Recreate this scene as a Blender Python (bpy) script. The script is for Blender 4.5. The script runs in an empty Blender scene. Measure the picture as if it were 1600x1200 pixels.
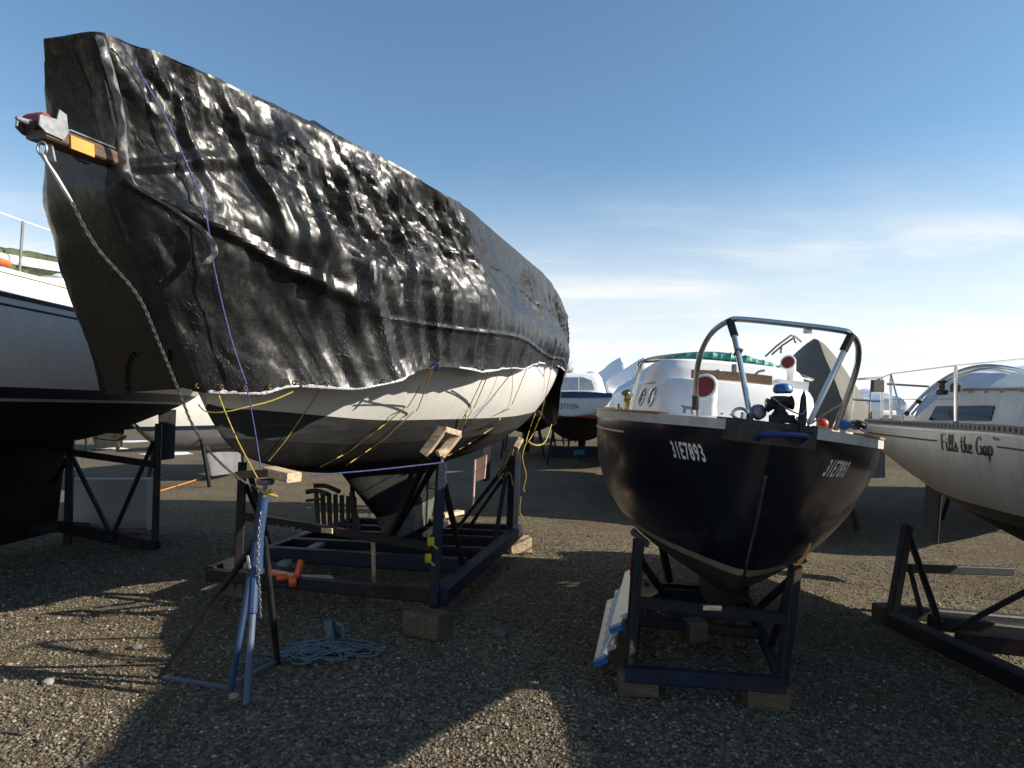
import bpy, bmesh, math, random
import numpy as np
from mathutils import Matrix, Vector, noise as mnoise

random.seed(7); rng = np.random.default_rng(7)
S = bpy.context.scene
COL = S.collection
R = math.radians
# ------------------------------------------------------------------ camera
EYE = 1.75; FPX = 1050.0; HOR = 640.0
cam_d = bpy.data.cameras.new('camera'); cam = bpy.data.objects.new('camera', cam_d); COL.objects.link(cam)
cam.location = (0, 0, EYE); cam.rotation_euler = (R(90), 0, 0)
cam_d.sensor_width = 36.0; cam_d.lens = 36.0*FPX/1600.0
cam_d.shift_y = (HOR-600.0)/1600.0
cam_d.clip_start = 0.05; cam_d.clip_end = 3000
S.camera = cam
# ------------------------------------------------------------------ sun, sky, exposure
SUN = Vector((1.0, -0.10, 0.47)).normalized()
sun_el = math.asin(SUN.z); sun_az = math.atan2(SUN.x, SUN.y)      # azimuth from +Y clockwise
sd = bpy.data.lights.new('sun', 'SUN'); sd.energy = 5.0; sd.angle = R(0.5); sd.color = (1.0, 0.915, 0.78)
so = bpy.data.objects.new('sun', sd); COL.objects.link(so)
so.rotation_euler = (-SUN).to_track_quat('-Z', 'Y').to_euler(); so.location = (30, -3, 20)
W = bpy.data.worlds.new('World'); S.world = W; W.use_nodes = True
nt = W.node_tree; nt.nodes.clear()
def N(t, tree=None, **kw):
    n = (tree or nt).nodes.new(t)
    for k, v in kw.items(): setattr(n, k, v)
    return n
def LK(a, b, tree=None): (tree or nt).links.new(a, b)
sky = N('ShaderNodeTexSky', sky_type='NISHITA'); sky.sun_disc = False
sky.sun_elevation = sun_el; sky.sun_rotation = sun_az
sky.air_density = 1.0; sky.dust_density = 0.15; sky.ozone_density = 2.2; sky.altitude = 100
tc = N('ShaderNodeTexCoord'); sep = N('ShaderNodeSeparateXYZ'); LK(tc.outputs['Generated'], sep.inputs[0])
def math_n(op, a, b=None, tree=None, clamp=False):
    n = N('ShaderNodeMath', tree, operation=op); n.use_clamp = clamp
    for i, v in enumerate((a, b)):
        if v is None: continue
        if isinstance(v, (int, float)): n.inputs[i].default_value = v
        else: LK(v, n.inputs[i], tree)
    return n.outputs[0]
# cirrus: noise on (direction.xy / (z+k)), stretched sideways, thick at low elevations, gone overhead
zz = math_n('ADD', math_n('MAXIMUM', sep.outputs[2], 0.0), 0.12)
ux = math_n('DIVIDE', sep.outputs[0], zz); uy = math_n('DIVIDE', sep.outputs[1], zz)
comb = N('ShaderNodeCombineXYZ'); LK(math_n('MULTIPLY', ux, 0.75), comb.inputs[0]); LK(math_n('MULTIPLY', uy, 1.55), comb.inputs[1])
comb.inputs[2].default_value = 5.3
n1 = N('ShaderNodeTexNoise'); n1.inputs['Scale'].default_value = 0.9; n1.inputs['Detail'].default_value = 8; n1.inputs['Roughness'].default_value = 0.62; n1.inputs['Distortion'].default_value = 0.35
LK(comb.outputs[0], n1.inputs['Vector'])
n2 = N('ShaderNodeTexNoise'); n2.inputs['Scale'].default_value = 0.33; n2.inputs['Detail'].default_value = 2
LK(comb.outputs[0], n2.inputs['Vector'])
def ramp(fac, a, b, tree=None):
    n = N('ShaderNodeMapRange', tree); n.inputs['From Min'].default_value = a; n.inputs['From Max'].default_value = b
    n.interpolation_type = 'SMOOTHSTEP'; LK(fac, n.inputs['Value'], tree); return n.outputs['Result']
cl = math_n('MULTIPLY', ramp(n1.outputs['Fac'], 0.42, 0.78), ramp(n2.outputs['Fac'], 0.36, 0.58))
cl = math_n('MULTIPLY', cl, ramp(sep.outputs[2], 0.42, 0.20))
cl = math_n('MULTIPLY', cl, ramp(sep.outputs[2], 0.0, 0.10))
hz = ramp(sep.outputs[2], 0.36, 0.0)                 # thin horizon veil
fac = math_n('ADD', math_n('MULTIPLY', cl, 0.62), math_n('MULTIPLY', hz, 0.88), clamp=True)
skyc = N('ShaderNodeMix', data_type='RGBA', blend_type='MULTIPLY'); skyc.inputs['Factor'].default_value = 1.0
LK(sky.outputs[0], skyc.inputs[6]); skyc.inputs[7].default_value = (1.08, 1.23, 1.22, 1)
mixc = N('ShaderNodeMix', data_type='RGBA'); LK(fac, mixc.inputs['Factor'])
LK(skyc.outputs[2], mixc.inputs[6]); mixc.inputs[7].default_value = (7.5, 7.5, 7.45, 1)
bg = N('ShaderNodeBackground'); bg.inputs['Strength'].default_value = 0.077
LK(mixc.outputs[2], bg.inputs['Color'])
wo = N('ShaderNodeOutputWorld'); LK(bg.outputs[0], wo.inputs['Surface'])
S.view_settings.view_transform = 'Standard'; S.view_settings.look = 'None'
S.view_settings.exposure = 0.85; S.view_settings.gamma = 1.0; S.view_settings.use_curve_mapping = False
S.cycles.max_bounces = 6; S.cycles.use_denoising = True
# ------------------------------------------------------------------ helpers
def P(px, py, d): return Vector(((px-800.0)/FPX*d, d, EYE-(py-HOR)/FPX*d))
def smooth01(t): t = max(0.0, min(1.0, t)); return t*t*(3-2*t)
def gz(x, y):
    return -0.40*smooth01((x-0.6)/4.6) * (1-smooth01((y-14)/10))
def G(px, py, dz=0.0):
    d = 5.0
    for _ in range(40):
        x = (px-800)/FPX*d; d = 0.5*d+0.5*(EYE-gz(x, d)-dz)*FPX/max(py-HOR, 1)
    x = (px-800)/FPX*d
    return Vector((x, d, gz(x, d)+dz))
def spl(xs, ys, q):
    """Hermite (monotone-ish) interpolation of a table"""
    xs = np.asarray(xs, float); ys = np.asarray(ys, float); q = np.asarray(q, float)
    h = np.diff(xs); dl = np.diff(ys)/h
    m = np.zeros_like(ys); m[0] = dl[0]; m[-1] = dl[-1]
    for i in range(1, len(xs)-1):
        m[i] = 0 if dl[i-1]*dl[i] <= 0 else 2*dl[i-1]*dl[i]/(dl[i-1]+dl[i])
    i = np.clip(np.searchsorted(xs, q)-1, 0, len(xs)-2)
    t = np.clip((q-xs[i])/h[i], 0, 1)
    return (2*t**3-3*t**2+1)*ys[i]+(t**3-2*t**2+t)*h[i]*m[i]+(-2*t**3+3*t**2)*ys[i+1]+(t**3-t**2)*h[i]*m[i+1]
def catmull(pts, n=8, closed=False):
    p = [Vector(q) for q in pts]; out = []
    L = len(p); rngs = range(L if closed else L-1)
    for i in rngs:
        if closed: a, b, c, d = p[(i-1) % L], p[i], p[(i+1) % L], p[(i+2) % L]
        else: a, b, c, d = p[max(i-1, 0)], p[i], p[i+1], p[min(i+2, L-1)]
        for k in range(n):
            t = k/n
            out.append(0.5*((2*b)+(c-a)*t+(2*a-5*b+4*c-d)*t*t+(3*b-a-3*c+d)*t**3))
    if not closed: out.append(p[-1])
    return out
class MB:
    def __init__(s): s.v = []; s.f = []
    def add(s, v, f):
        o = len(s.v); s.v.extend([tuple(q) for q in v]); s.f.extend([tuple(i+o for i in q) for q in f]); return s
    def beam(s, a, b, w, h=None, up=(0, 0, 1), ch=True):
        """bar from a to b; w = width across, h = height; chamfered long edges"""
        a = Vector(a); b = Vector(b); h = h or w; d = (b-a).normalized(); up = Vector(up)
        if abs(d.dot(up)) > 0.98: up = Vector((0, 1, 0)) if abs(d.y) < .9 else Vector((1, 0, 0))
        x = d.cross(up).normalized(); y = x.cross(d).normalized()
        c = min(w, h)*0.12 if ch else 0
        if ch: prof = [(-w/2+c, -h/2), (w/2-c, -h/2), (w/2, -h/2+c), (w/2, h/2-c), (w/2-c, h/2), (-w/2+c, h/2), (-w/2, h/2-c), (-w/2, -h/2+c)]
        else: prof = [(-w/2, -h/2), (w/2, -h/2), (w/2, h/2), (-w/2, h/2)]
        n = len(prof); v = [a+x*i+y*j for i, j in prof]+[b+x*i+y*j for i, j in prof]
        f = [(i, (i+1) % n, n+(i+1) % n, n+i) for i in range(n)]+[tuple(range(n))[::-1], tuple(range(n, 2*n))]
        return s.add(v, f)
    def box(s, c, size, rz=0.0, tilt=None):
        m = Matrix.Rotation(rz, 3, 'Z')
        if tilt is not None: m = tilt @ m
        ax = m @ Vector((1, 0, 0)); ay = m @ Vector((0, 1, 0)); az = m @ Vector((0, 0, 1))
        c = Vector(c)
        return s.beam(c-ax*size[0]/2, c+ax*size[0]/2, size[1], size[2], up=az)
    def tube(s, pts, r, n=8, closed=False):
        pts = [Vector(p) for p in pts]; L = len(pts); rr = r if hasattr(r, '__len__') else [r]*L
        T = []
        for i in range(L):
            a = pts[i-1] if (i > 0 or closed) else pts[i]; b = pts[(i+1) % L] if (i < L-1 or closed) else pts[i]
            t = (b-a); T.append(t.normalized() if t.length > 1e-9 else Vector((0, 0, 1)))
        u = T[0].orthogonal().normalized(); v = []
        for i in range(L):
            u = (u-T[i]*u.dot(T[i])); u = u.normalized() if u.length > 1e-6 else T[i].orthogonal().normalized()
            w = T[i].cross(u)
            for k in range(n):
                a = 2*math.pi*k/n; v.append(pts[i]+(u*math.cos(a)+w*math.sin(a))*rr[i])
        f = []
        for i in range(L if closed else L-1):
            j = (i+1) % L
            for k in range(n): f.append((i*n+k, i*n+(k+1) % n, j*n+(k+1) % n, j*n+k))
        if not closed: f += [tuple(range(n))[::-1], tuple(range((L-1)*n, L*n))]
        return s.add(v, f)
    def lathe(s, prof, c=(0, 0, 0), axis=(0, 0, 1), n=20):
        c = Vector(c); z = Vector(axis).normalized(); x = z.orthogonal().normalized(); y = z.cross(x)
        v = []; L = len(prof)
        for r, h in prof:
            for k in range(n):
                a = 2*math.pi*k/n; v.append(c+z*h+(x*math.cos(a)+y*math.sin(a))*max(r, 1e-4))
        f = [(i*n+k, i*n+(k+1) % n, (i+1)*n+(k+1) % n, (i+1)*n+k) for i in range(L-1) for k in range(n)]
        f += [tuple(range(n))[::-1], tuple(range((L-1)*n, L*n))]
        return s.add(v, f)
    def loft(s, rings, cap0=False, cap1=False, closed=True):
        n = len(rings[0]); v = [q for r in rings for q in r]; f = []
        for i in range(len(rings)-1):
            for k in range(n if closed else n-1):
                k2 = (k+1) % n; f.append((i*n+k, i*n+k2, (i+1)*n+k2, (i+1)*n+k))
        if cap0: f.append(tuple(range(n))[::-1])
        if cap1: f.append(tuple(range((len(rings)-1)*n, len(rings)*n)))
        return s.add(v, f)
    def grid(s, A):
        A = np.asarray(A); m, n = A.shape[:2]
        i, j = np.meshgrid(np.arange(m-1), np.arange(n-1), indexing='ij')
        a = (i*n+j).ravel(); f = np.stack([a, a+1, a+n+1, a+n], 1)
        return s.add(A.reshape(-1, 3).tolist(), f.tolist())
    def slab(s, A, off):
        """grid given thickness: A and A+off joined round the rim"""
        A = np.asarray(A); m, n = A.shape[:2]; B = A+np.asarray(off)
        o = len(s.v); s.grid(A); o2 = len(s.v); s.grid(B)
        rim = [(i, 0) for i in range(m)]+[(m-1, j) for j in range(1, n)]+[(i, n-1) for i in range(m-2, -1, -1)]+[(0, j) for j in range(n-2, 0, -1)]
        for k in range(len(rim)):
            (i, j), (p, q) = rim[k], rim[(k+1) % len(rim)]
            s.f.append((o+i*n+j, o+p*n+q, o2+p*n+q, o2+i*n+j))
        return s
    def build(s, name, mat, parent=None, world=True, smooth=False, auto=None, fix=True, shade_angle=35):
        me = bpy.data.meshes.new(name)
        v = s.v
        if parent is not None and world:
            inv = parent['_m'] if False else MATS[parent.name].inverted()
            M = np.array(inv); a = np.asarray([tuple(q) for q in v], float)
            v = (a@M[:3, :3].T+M[:3, 3]).tolist()
        me.from_pydata([tuple(q) for q in v], [], s.f); me.update()
        if fix:
            bm = bmesh.new(); bm.from_mesh(me)
            bmesh.ops.remove_doubles(bm, verts=bm.verts, dist=1e-5)
            bmesh.ops.recalc_face_normals(bm, faces=bm.faces)
            bm.to_mesh(me); bm.free()
        if smooth:
            me.polygons.foreach_set('use_smooth', [True]*len(me.polygons))
            if shade_angle and shade_angle < 180: me.set_sharp_from_angle(angle=R(shade_angle))
        if mat: me.materials.append(mat)
        o = bpy.data.objects.new(name, me); COL.objects.link(o)
        if parent is not None: o.parent = parent
        MATS[o.name] = MATS[parent.name] if parent is not None else Matrix()
        return o
MATS = {}
def tag(o, label, cat, group=None):
    o['label'] = label; o['category'] = cat
    if group: o['group'] = group
    return o
def thing(name, label, cat, loc=(0, 0, 0), rx=0.0, rz=0.0, group=None):
    o = bpy.data.objects.new(name, None); COL.objects.link(o); o.empty_display_size = 0.1
    o.location = loc; o.rotation_euler = (rx, 0, rz)
    MATS[o.name] = Matrix.Translation(Vector(loc)) @ Matrix.Rotation(rz, 4, 'Z') @ Matrix.Rotation(rx, 4, 'X')
    return tag(o, label, cat, group)
def single(mb, name, mat, label, cat, loc=None, group=None, smooth=False, **kw):
    """a thing that is one mesh, origin at its base"""
    a = np.asarray([tuple(q) for q in mb.v], float)
    if loc is None: loc = (a[:, 0].mean(), a[:, 1].mean(), a[:, 2].min())
    mb.v = (a-np.asarray(loc)).tolist()
    o = mb.build(name, mat, None, smooth=smooth, **kw); o.location = loc; MATS[o.name] = Matrix.Translation(Vector(loc))
    return tag(o, label, cat, group)
def struct(o, kind='structure'): o['kind'] = kind; return o
def W2(t, X, o, z):   # local boat (X aft, o = image-right offset, z up) -> world
    return MATS[t.name] @ Vector((X, -o, z))
# ------------------------------------------------------------------ materials
def new_mat(name):
    m = bpy.data.materials.new(name); m.use_nodes = True; t = m.node_tree
    return m, t, t.nodes['Principled BSDF']
def paint(name, col, rough=0.45, var=0.12, scale=6.0, dirt=None, dirt_amt=0.3, bump=0.0, bscale=60.0, metal=0.0, coat=0.0, stretch=(1, 1, 1), spec=0.5, trans=0.0):
    m, t, b = new_mat(name)
    tcn = N('ShaderNodeTexCoord', t); mp = N('ShaderNodeMapping', t); mp.inputs['Scale'].default_value = stretch
    LK(tcn.outputs['Object'], mp.inputs[0], t)
    no = N('ShaderNodeTexNoise', t); no.inputs['Scale'].default_value = scale; no.inputs['Detail'].default_value = 6; no.inputs['Roughness'].default_value = .6
    LK(mp.outputs[0], no.inputs['Vector'], t)
    c = Vector(col)
    mx = N('ShaderNodeMix', t, data_type='RGBA'); LK(ramp(no.outputs['Fac'], .3, .7, t), mx.inputs['Factor'], t)
    mx.inputs[6].default_value = (*(c*(1-var)), 1); mx.inputs[7].default_value = (*[min(1, q) for q in c*(1+var)], 1)
    out = mx.outputs[2]
    if dirt:
        n2 = N('ShaderNodeTexNoise', t); n2.inputs['Scale'].default_value = scale*.45; n2.inputs['Detail'].default_value = 9; n2.inputs['Roughness'].default_value = .7
        LK(mp.outputs[0], n2.inputs['Vector'], t)
        m2 = N('ShaderNodeMix', t, data_type='RGBA')
        LK(math_n('MULTIPLY', ramp(n2.outputs['Fac'], .48, .72, t), dirt_amt, t), m2.inputs['Factor'], t)
        LK(out, m2.inputs[6], t); m2.inputs[7].default_value = (*dirt, 1); out = m2.outputs[2]
    LK(out, b.inputs['Base Color'], t)
    mr = N('ShaderNodeMapRange', t); mr.inputs['To Min'].default_value = max(.02, rough*.8); mr.inputs['To Max'].default_value = min(1, rough*1.25)
    LK(no.outputs['Fac'], mr.inputs['Value'], t); LK(mr.outputs[0], b.inputs['Roughness'], t)
    b.inputs['Metallic'].default_value = metal; b.inputs['Coat Weight'].default_value = coat; b.inputs['Coat Roughness'].default_value = .12
    b.inputs['Specular IOR Level'].default_value = spec
    if trans: b.inputs['Transmission Weight'].default_value = trans
    if bump:
        n3 = N('ShaderNodeTexNoise', t); n3.inputs['Scale'].default_value = bscale; n3.inputs['Detail'].default_value = 5
        LK(mp.outputs[0], n3.inputs['Vector'], t)
        bp = N('ShaderNodeBump', t); bp.inputs['Strength'].default_value = bump; bp.inputs['Distance'].default_value = .02
        LK(n3.outputs['Fac'], bp.inputs['Height'], t); LK(bp.outputs[0], b.inputs['Normal'], t)
    return m
def wood(name, col, stretch=(2, 30, 30), rough=.75):
    m, t, b = new_mat(name)
    tcn = N('ShaderNodeTexCoord', t); mp = N('ShaderNodeMapping', t); mp.inputs['Scale'].default_value = stretch
    LK(tcn.outputs['Object'], mp.inputs[0], t)
    no = N('ShaderNodeTexNoise', t); no.inputs['Scale'].default_value = 2.2; no.inputs['Detail'].default_value = 7; no.inputs['Distortion'].default_value = .6
    LK(mp.outputs[0], no.inputs['Vector'], t)
    n2 = N('ShaderNodeTexNoise', t); n2.inputs['Scale'].default_value = 7; n2.inputs['Detail'].default_value = 5; LK(tcn.outputs['Object'], n2.inputs['Vector'], t)
    c = Vector(col); mx = N('ShaderNodeMix', t, data_type='RGBA')
    LK(ramp(math_n('ADD', math_n('MULTIPLY', no.outputs['Fac'], .7, t), math_n('MULTIPLY', n2.outputs['Fac'], .3, t), t), .35, .65, t), mx.inputs['Factor'], t)
    mx.inputs[6].default_value = (*(c*.55), 1); mx.inputs[7].default_value = (*[min(1, q) for q in c*1.2], 1)
    LK(mx.outputs[2], b.inputs['Base Color'], t); b.inputs['Roughness'].default_value = rough
    bp = N('ShaderNodeBump', t); bp.inputs['Strength'].default_value = .35; bp.inputs['Distance'].default_value = .01
    LK(no.outputs['Fac'], bp.inputs['Height'], t); LK(bp.outputs[0], b.inputs['Normal'], t)
    return m
M = {}
M['white_gel'] = paint('white_gelcoat', (.64, .63, .60), .3, .04, 3, dirt=(.40, .35, .28), dirt_amt=.16, coat=.2, stretch=(5, 5, .5))
M['white'] = paint('white_paint', (.82, .81, .79), .38, .04, 4, dirt=(.5, .46, .4), dirt_amt=.15)
M['offwhite'] = paint('aged_offwhite', (.47, .455, .42), .42, .06, 3, dirt=(.22, .18, .13), dirt_amt=.45, stretch=(4, 4, .45))
M['dark_boot'] = paint('charcoal_band', (.026, .027, .027), .6, .25, 5, dirt=(.08, .075, .065), dirt_amt=.4, stretch=(1, 1, 5))
M['black_bottom'] = paint('black_antifouling', (.010, .010, .010), .9, .3, 6, dirt=(.035, .032, .028), dirt_amt=.5, bump=.15, spec=.2)
M['keel_patch'] = paint('worn_keel', (.06, .065, .055), .7, .5, 5, dirt=(.36, .22, .18), dirt_amt=.8, bump=.3)
M['navy'] = paint('navy_gelcoat', (.004, .0065, .015), .28, .2, 3, dirt=(.02, .022, .03), dirt_amt=.55, coat=.32, stretch=(1, 1, .6))
M['tan_stripe'] = paint('tan_boot_stripe', (.30, .25, .18), .5, .15, 8, dirt=(.12, .09, .06), dirt_amt=.4)
M['brown_bottom'] = paint('brown_antifouling', (.034, .028, .022), .8, .25, 6, dirt=(.07, .055, .04), dirt_amt=.4, bump=.2)
M['gold'] = paint('gold_stripe', (.40, .33, .18), .4, .1, 9)
M['deck_grey'] = paint('pale_blue_deck', (.42, .47, .52), .7, .06, 8, dirt=(.3, .3, .3), dirt_amt=.2, bump=.15, bscale=150)
M['rail_white'] = paint('weathered_toe_rail', (.50, .47, .43), .55, .12, 9, dirt=(.2, .14, .1), dirt_amt=.45)
M['steel'] = paint('stainless_tube', (.62, .60, .56), .22, .06, 8, metal=1.0)
M['galv'] = paint('galvanised_steel', (.22, .225, .235), .5, .2, 30, metal=.8)
M['chain_steel'] = paint('dull_chain_steel', (.12, .12, .125), .5, .2, 30, metal=.8)
M['alu'] = paint('aluminium', (.55, .55, .54), .42, .08, 12, metal=.85, dirt=(.3, .3, .28), dirt_amt=.3)
M['frame_black'] = paint('black_cradle_paint', (.007, .008, .010), .6, .3, 8, dirt=(.06, .026, .013), dirt_amt=.7, bump=.25, spec=.3)
M['frame_blue'] = paint('dark_blue_cradle_paint', (.007, .013, .028), .6, .3, 8, dirt=(.06, .027, .014), dirt_amt=.65, bump=.25, spec=.3)
M['stand_blue'] = paint('bright_blue_stand_paint', (.008, .034, .10), .65, .2, 9, dirt=(.045, .04, .04), dirt_amt=.4)
M['stand_pale'] = paint('faded_blue_stand_paint', (.055, .08, .125), .6, .2, 9, dirt=(.06, .06, .07), dirt_amt=.4)
M['wood_pad'] = wood('pale_timber_pad', (.50, .37, .24))
M['wood_block'] = wood('weathered_block_timber', (.095, .068, .042))
M['wood_plank'] = wood('fresh_plank', (.62, .48, .31))
M['wood_dark'] = wood('dark_wet_timber', (.05, .04, .032))
M['dark_teak'] = wood('dark_stained_teak', (.075, .042, .024), rough=.5)
M['teak'] = wood('varnished_teak', (.26, .15, .075), rough=.45)
M['amber'] = paint('amber_plate', (.62, .24, .04), .5, .12, 10, dirt=(.3, .15, .05), dirt_amt=.3)
M['orange'] = paint('orange_paint', (.65, .10, .02), .45, .15, 10, dirt=(.25, .05, .02), dirt_amt=.3)
M['orange_rope'] = paint('orange_cord', (.62, .22, .04), .7, .2, 60)
M['yellow_rope'] = paint('yellow_rope', (.46, .34, .06), .7, .3, 90, bump=.6, bscale=300)
M['blue_rope'] = paint('blue_white_rope', (.04, .055, .20), .7, .6, 160, dirt=(.4, .4, .45), dirt_amt=.45)
M['yellow_tape'] = paint('yellow_tape', (.45, .36, .02), .5, .2, 20)
M['red'] = paint('oxblood_red', (.20, .022, .016), .5, .12, 9)
M['red_bright'] = paint('red_plastic', (.50, .04, .02), .4, .12, 9)
M['blue_plastic'] = paint('blue_plastic', (.02, .10, .28), .35, .15, 9)
M['teal_glass'] = paint('tinted_window', (.012, .016, .018), .08, .2, 4)
M['green_sheet'] = paint('green_poly_tarp', (.035, .24, .17), .35, .3, 14, dirt=(.25, .5, .42), dirt_amt=.6, bump=1.0, bscale=26)
M['green_cover'] = paint('olive_green_cover', (.045, .058, .026), .7, .35, 9, dirt=(.2, .22, .12), dirt_amt=.3)
M['canvas'] = paint('olive_grey_canvas', (.105, .098, .080), .85, .12, 5, dirt=(.2, .18, .15), dirt_amt=.2, bump=.15, bscale=220)
M['wrap_white'] = paint('white_shrink_wrap', (.80, .80, .81), .3, .04, 3, dirt=(.6, .6, .6), dirt_amt=.3, bump=.25, bscale=9)
M['wrap_blue'] = paint('pale_blue_shrink_wrap', (.40, .52, .72), .28, .06, 3, dirt=(.6, .68, .8), dirt_amt=.5, bump=.35, bscale=7)
M['pink'] = paint('pink_board', (.44, .29, .26), .6, .08, 7, dirt=(.3, .2, .18), dirt_amt=.3)
M['snow'] = paint('old_snow', (.62, .66, .72), .7, .12, 8, dirt=(.25, .23, .2), dirt_amt=.4, bump=.5, bscale=20)
M['rubber'] = paint('black_rubber', (.012, .012, .012), .6, .2, 12)
M['blue_stripe'] = paint('blue_stripe', (.012, .035, .16), .4, .1, 6)
M['navy_stripe'] = paint('dark_blue_stripe', (.012, .018, .04), .4, .1, 6)
M['red_stripe'] = paint('red_stripe', (.36, .03, .04), .4, .1, 6)
M['letter_white'] = paint('white_vinyl', (.80, .79, .74), .4, .04, 10)
M['letter_black'] = paint('black_vinyl', (.012, .013, .014), .4, .04, 10)
M['letter_teal'] = paint('teal_paint', (.03, .30, .36), .5, .1, 10)
M['chalk'] = paint('chalk_marking', (.16, .16, .16), .9, .3, 40)
M['mesh_blue'] = paint('pale_blue_rope_heap', (.085, .125, .145), .8, .25, 40)
M['brass'] = paint('bronze_winch', (.32, .24, .10), .35, .2, 12, metal=.9)
M['bark'] = paint('bark', (.09, .075, .06), .9, .3, 12)
M['grey_keel'] = paint('grey_keel_paint', (.14, .14, .15), .6, .15, 4, dirt=(.3, .27, .25), dirt_amt=.3)
M['pale_board'] = paint('pale_grey_board', (.34, .33, .32), .7, .08, 3, dirt=(.15, .14, .12), dirt_amt=.4)
M['clear_sheet'] = paint('white_twine', (.7, .7, .68), .6, .1, 20)

def tarp_material():
    m, t, b = new_mat('black_polyethylene_tarp')
    tcn = N('ShaderNodeTexCoord', t); no = N('ShaderNodeTexNoise', t); no.inputs['Scale'].default_value = 3.0; no.inputs['Detail'].default_value = 8; no.inputs['Roughness'].default_value = .65
    LK(tcn.outputs['Object'], no.inputs['Vector'], t)
    mx = N('ShaderNodeMix', t, data_type='RGBA'); LK(ramp(no.outputs['Fac'], .35, .7, t), mx.inputs['Factor'], t)
    mx.inputs[6].default_value = (.0045, .0045, .005, 1); mx.inputs[7].default_value = (.011, .011, .0115, 1)
    LK(mx.outputs[2], b.inputs['Base Color'], t)
    mr = N('ShaderNodeMapRange', t); mr.inputs['To Min'].default_value = .29; mr.inputs['To Max'].default_value = .46
    LK(no.outputs['Fac'], mr.inputs['Value'], t); LK(mr.outputs[0], b.inputs['Roughness'], t)
    b.inputs['Specular IOR Level'].default_value = .52
    # fine crumple + woven scrim relief
    def crease(scale, seed, sz=.6):
        """crumpled facets: every cell is a small plane with its own tilt, meeting its neighbours in a sharp crease"""
        mp = N('ShaderNodeMapping', t); mp.inputs['Location'].default_value = (seed, seed*.7, -seed); mp.inputs['Scale'].default_value = (1, 1, sz); LK(tcn.outputs['Object'], mp.inputs[0], t)
        w = N('ShaderNodeTexNoise', t); w.inputs['Scale'].default_value = scale*.45; w.inputs['Detail'].default_value = 2; LK(mp.outputs[0], w.inputs['Vector'], t)
        mw = N('ShaderNodeMix', t, data_type='RGBA', blend_type='ADD'); mw.inputs['Factor'].default_value = 1.1/scale; LK(mp.outputs[0], mw.inputs[6], t); LK(w.outputs['Color'], mw.inputs[7], t)
        v = N('ShaderNodeTexVoronoi', t, feature='F1'); v.inputs['Scale'].default_value = scale; LK(mw.outputs[2], v.inputs['Vector'], t)
        df = N('ShaderNodeVectorMath', t, operation='SUBTRACT'); LK(mw.outputs[2], df.inputs[0], t); LK(v.outputs['Position'], df.inputs[1], t)
        cs = N('ShaderNodeVectorMath', t, operation='SUBTRACT'); LK(v.outputs['Color'], cs.inputs[0], t); cs.inputs[1].default_value = (.5, .5, .5)
        dt = N('ShaderNodeVectorMath', t, operation='DOT_PRODUCT'); LK(df.outputs[0], dt.inputs[0], t); LK(cs.outputs[0], dt.inputs[1], t)
        return dt.outputs['Value']
    h = math_n('ADD', math_n('MULTIPLY', crease(26, 1.3, .7), 5.0, t), math_n('MULTIPLY', crease(60, 4.1, .6), 4.0, t), t)
    bp = N('ShaderNodeBump', t); bp.inputs['Distance'].default_value = .05
    ln = N('ShaderNodeTexNoise', t); ln.inputs['Scale'].default_value = .9; ln.inputs['Detail'].default_value = 3; LK(tcn.outputs['Object'], ln.inputs['Vector'], t)
    st_ = N('ShaderNodeMapRange', t); st_.inputs['From Min'].default_value = .36; st_.inputs['From Max'].default_value = .66; st_.inputs['To Min'].default_value = .18; st_.inputs['To Max'].default_value = .75; LK(ln.outputs['Fac'], st_.inputs['Value'], t); LK(st_.outputs[0], bp.inputs['Strength'], t)
    LK(h, bp.inputs['Height'], t); LK(bp.outputs[0], b.inputs['Normal'], t)
    return m
M['tarp'] = tarp_material()
M['tarp_hem'] = paint('silver_tarp_hem', (.45, .45, .46), .35, .2, 30, bump=.5, bscale=40)

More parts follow.
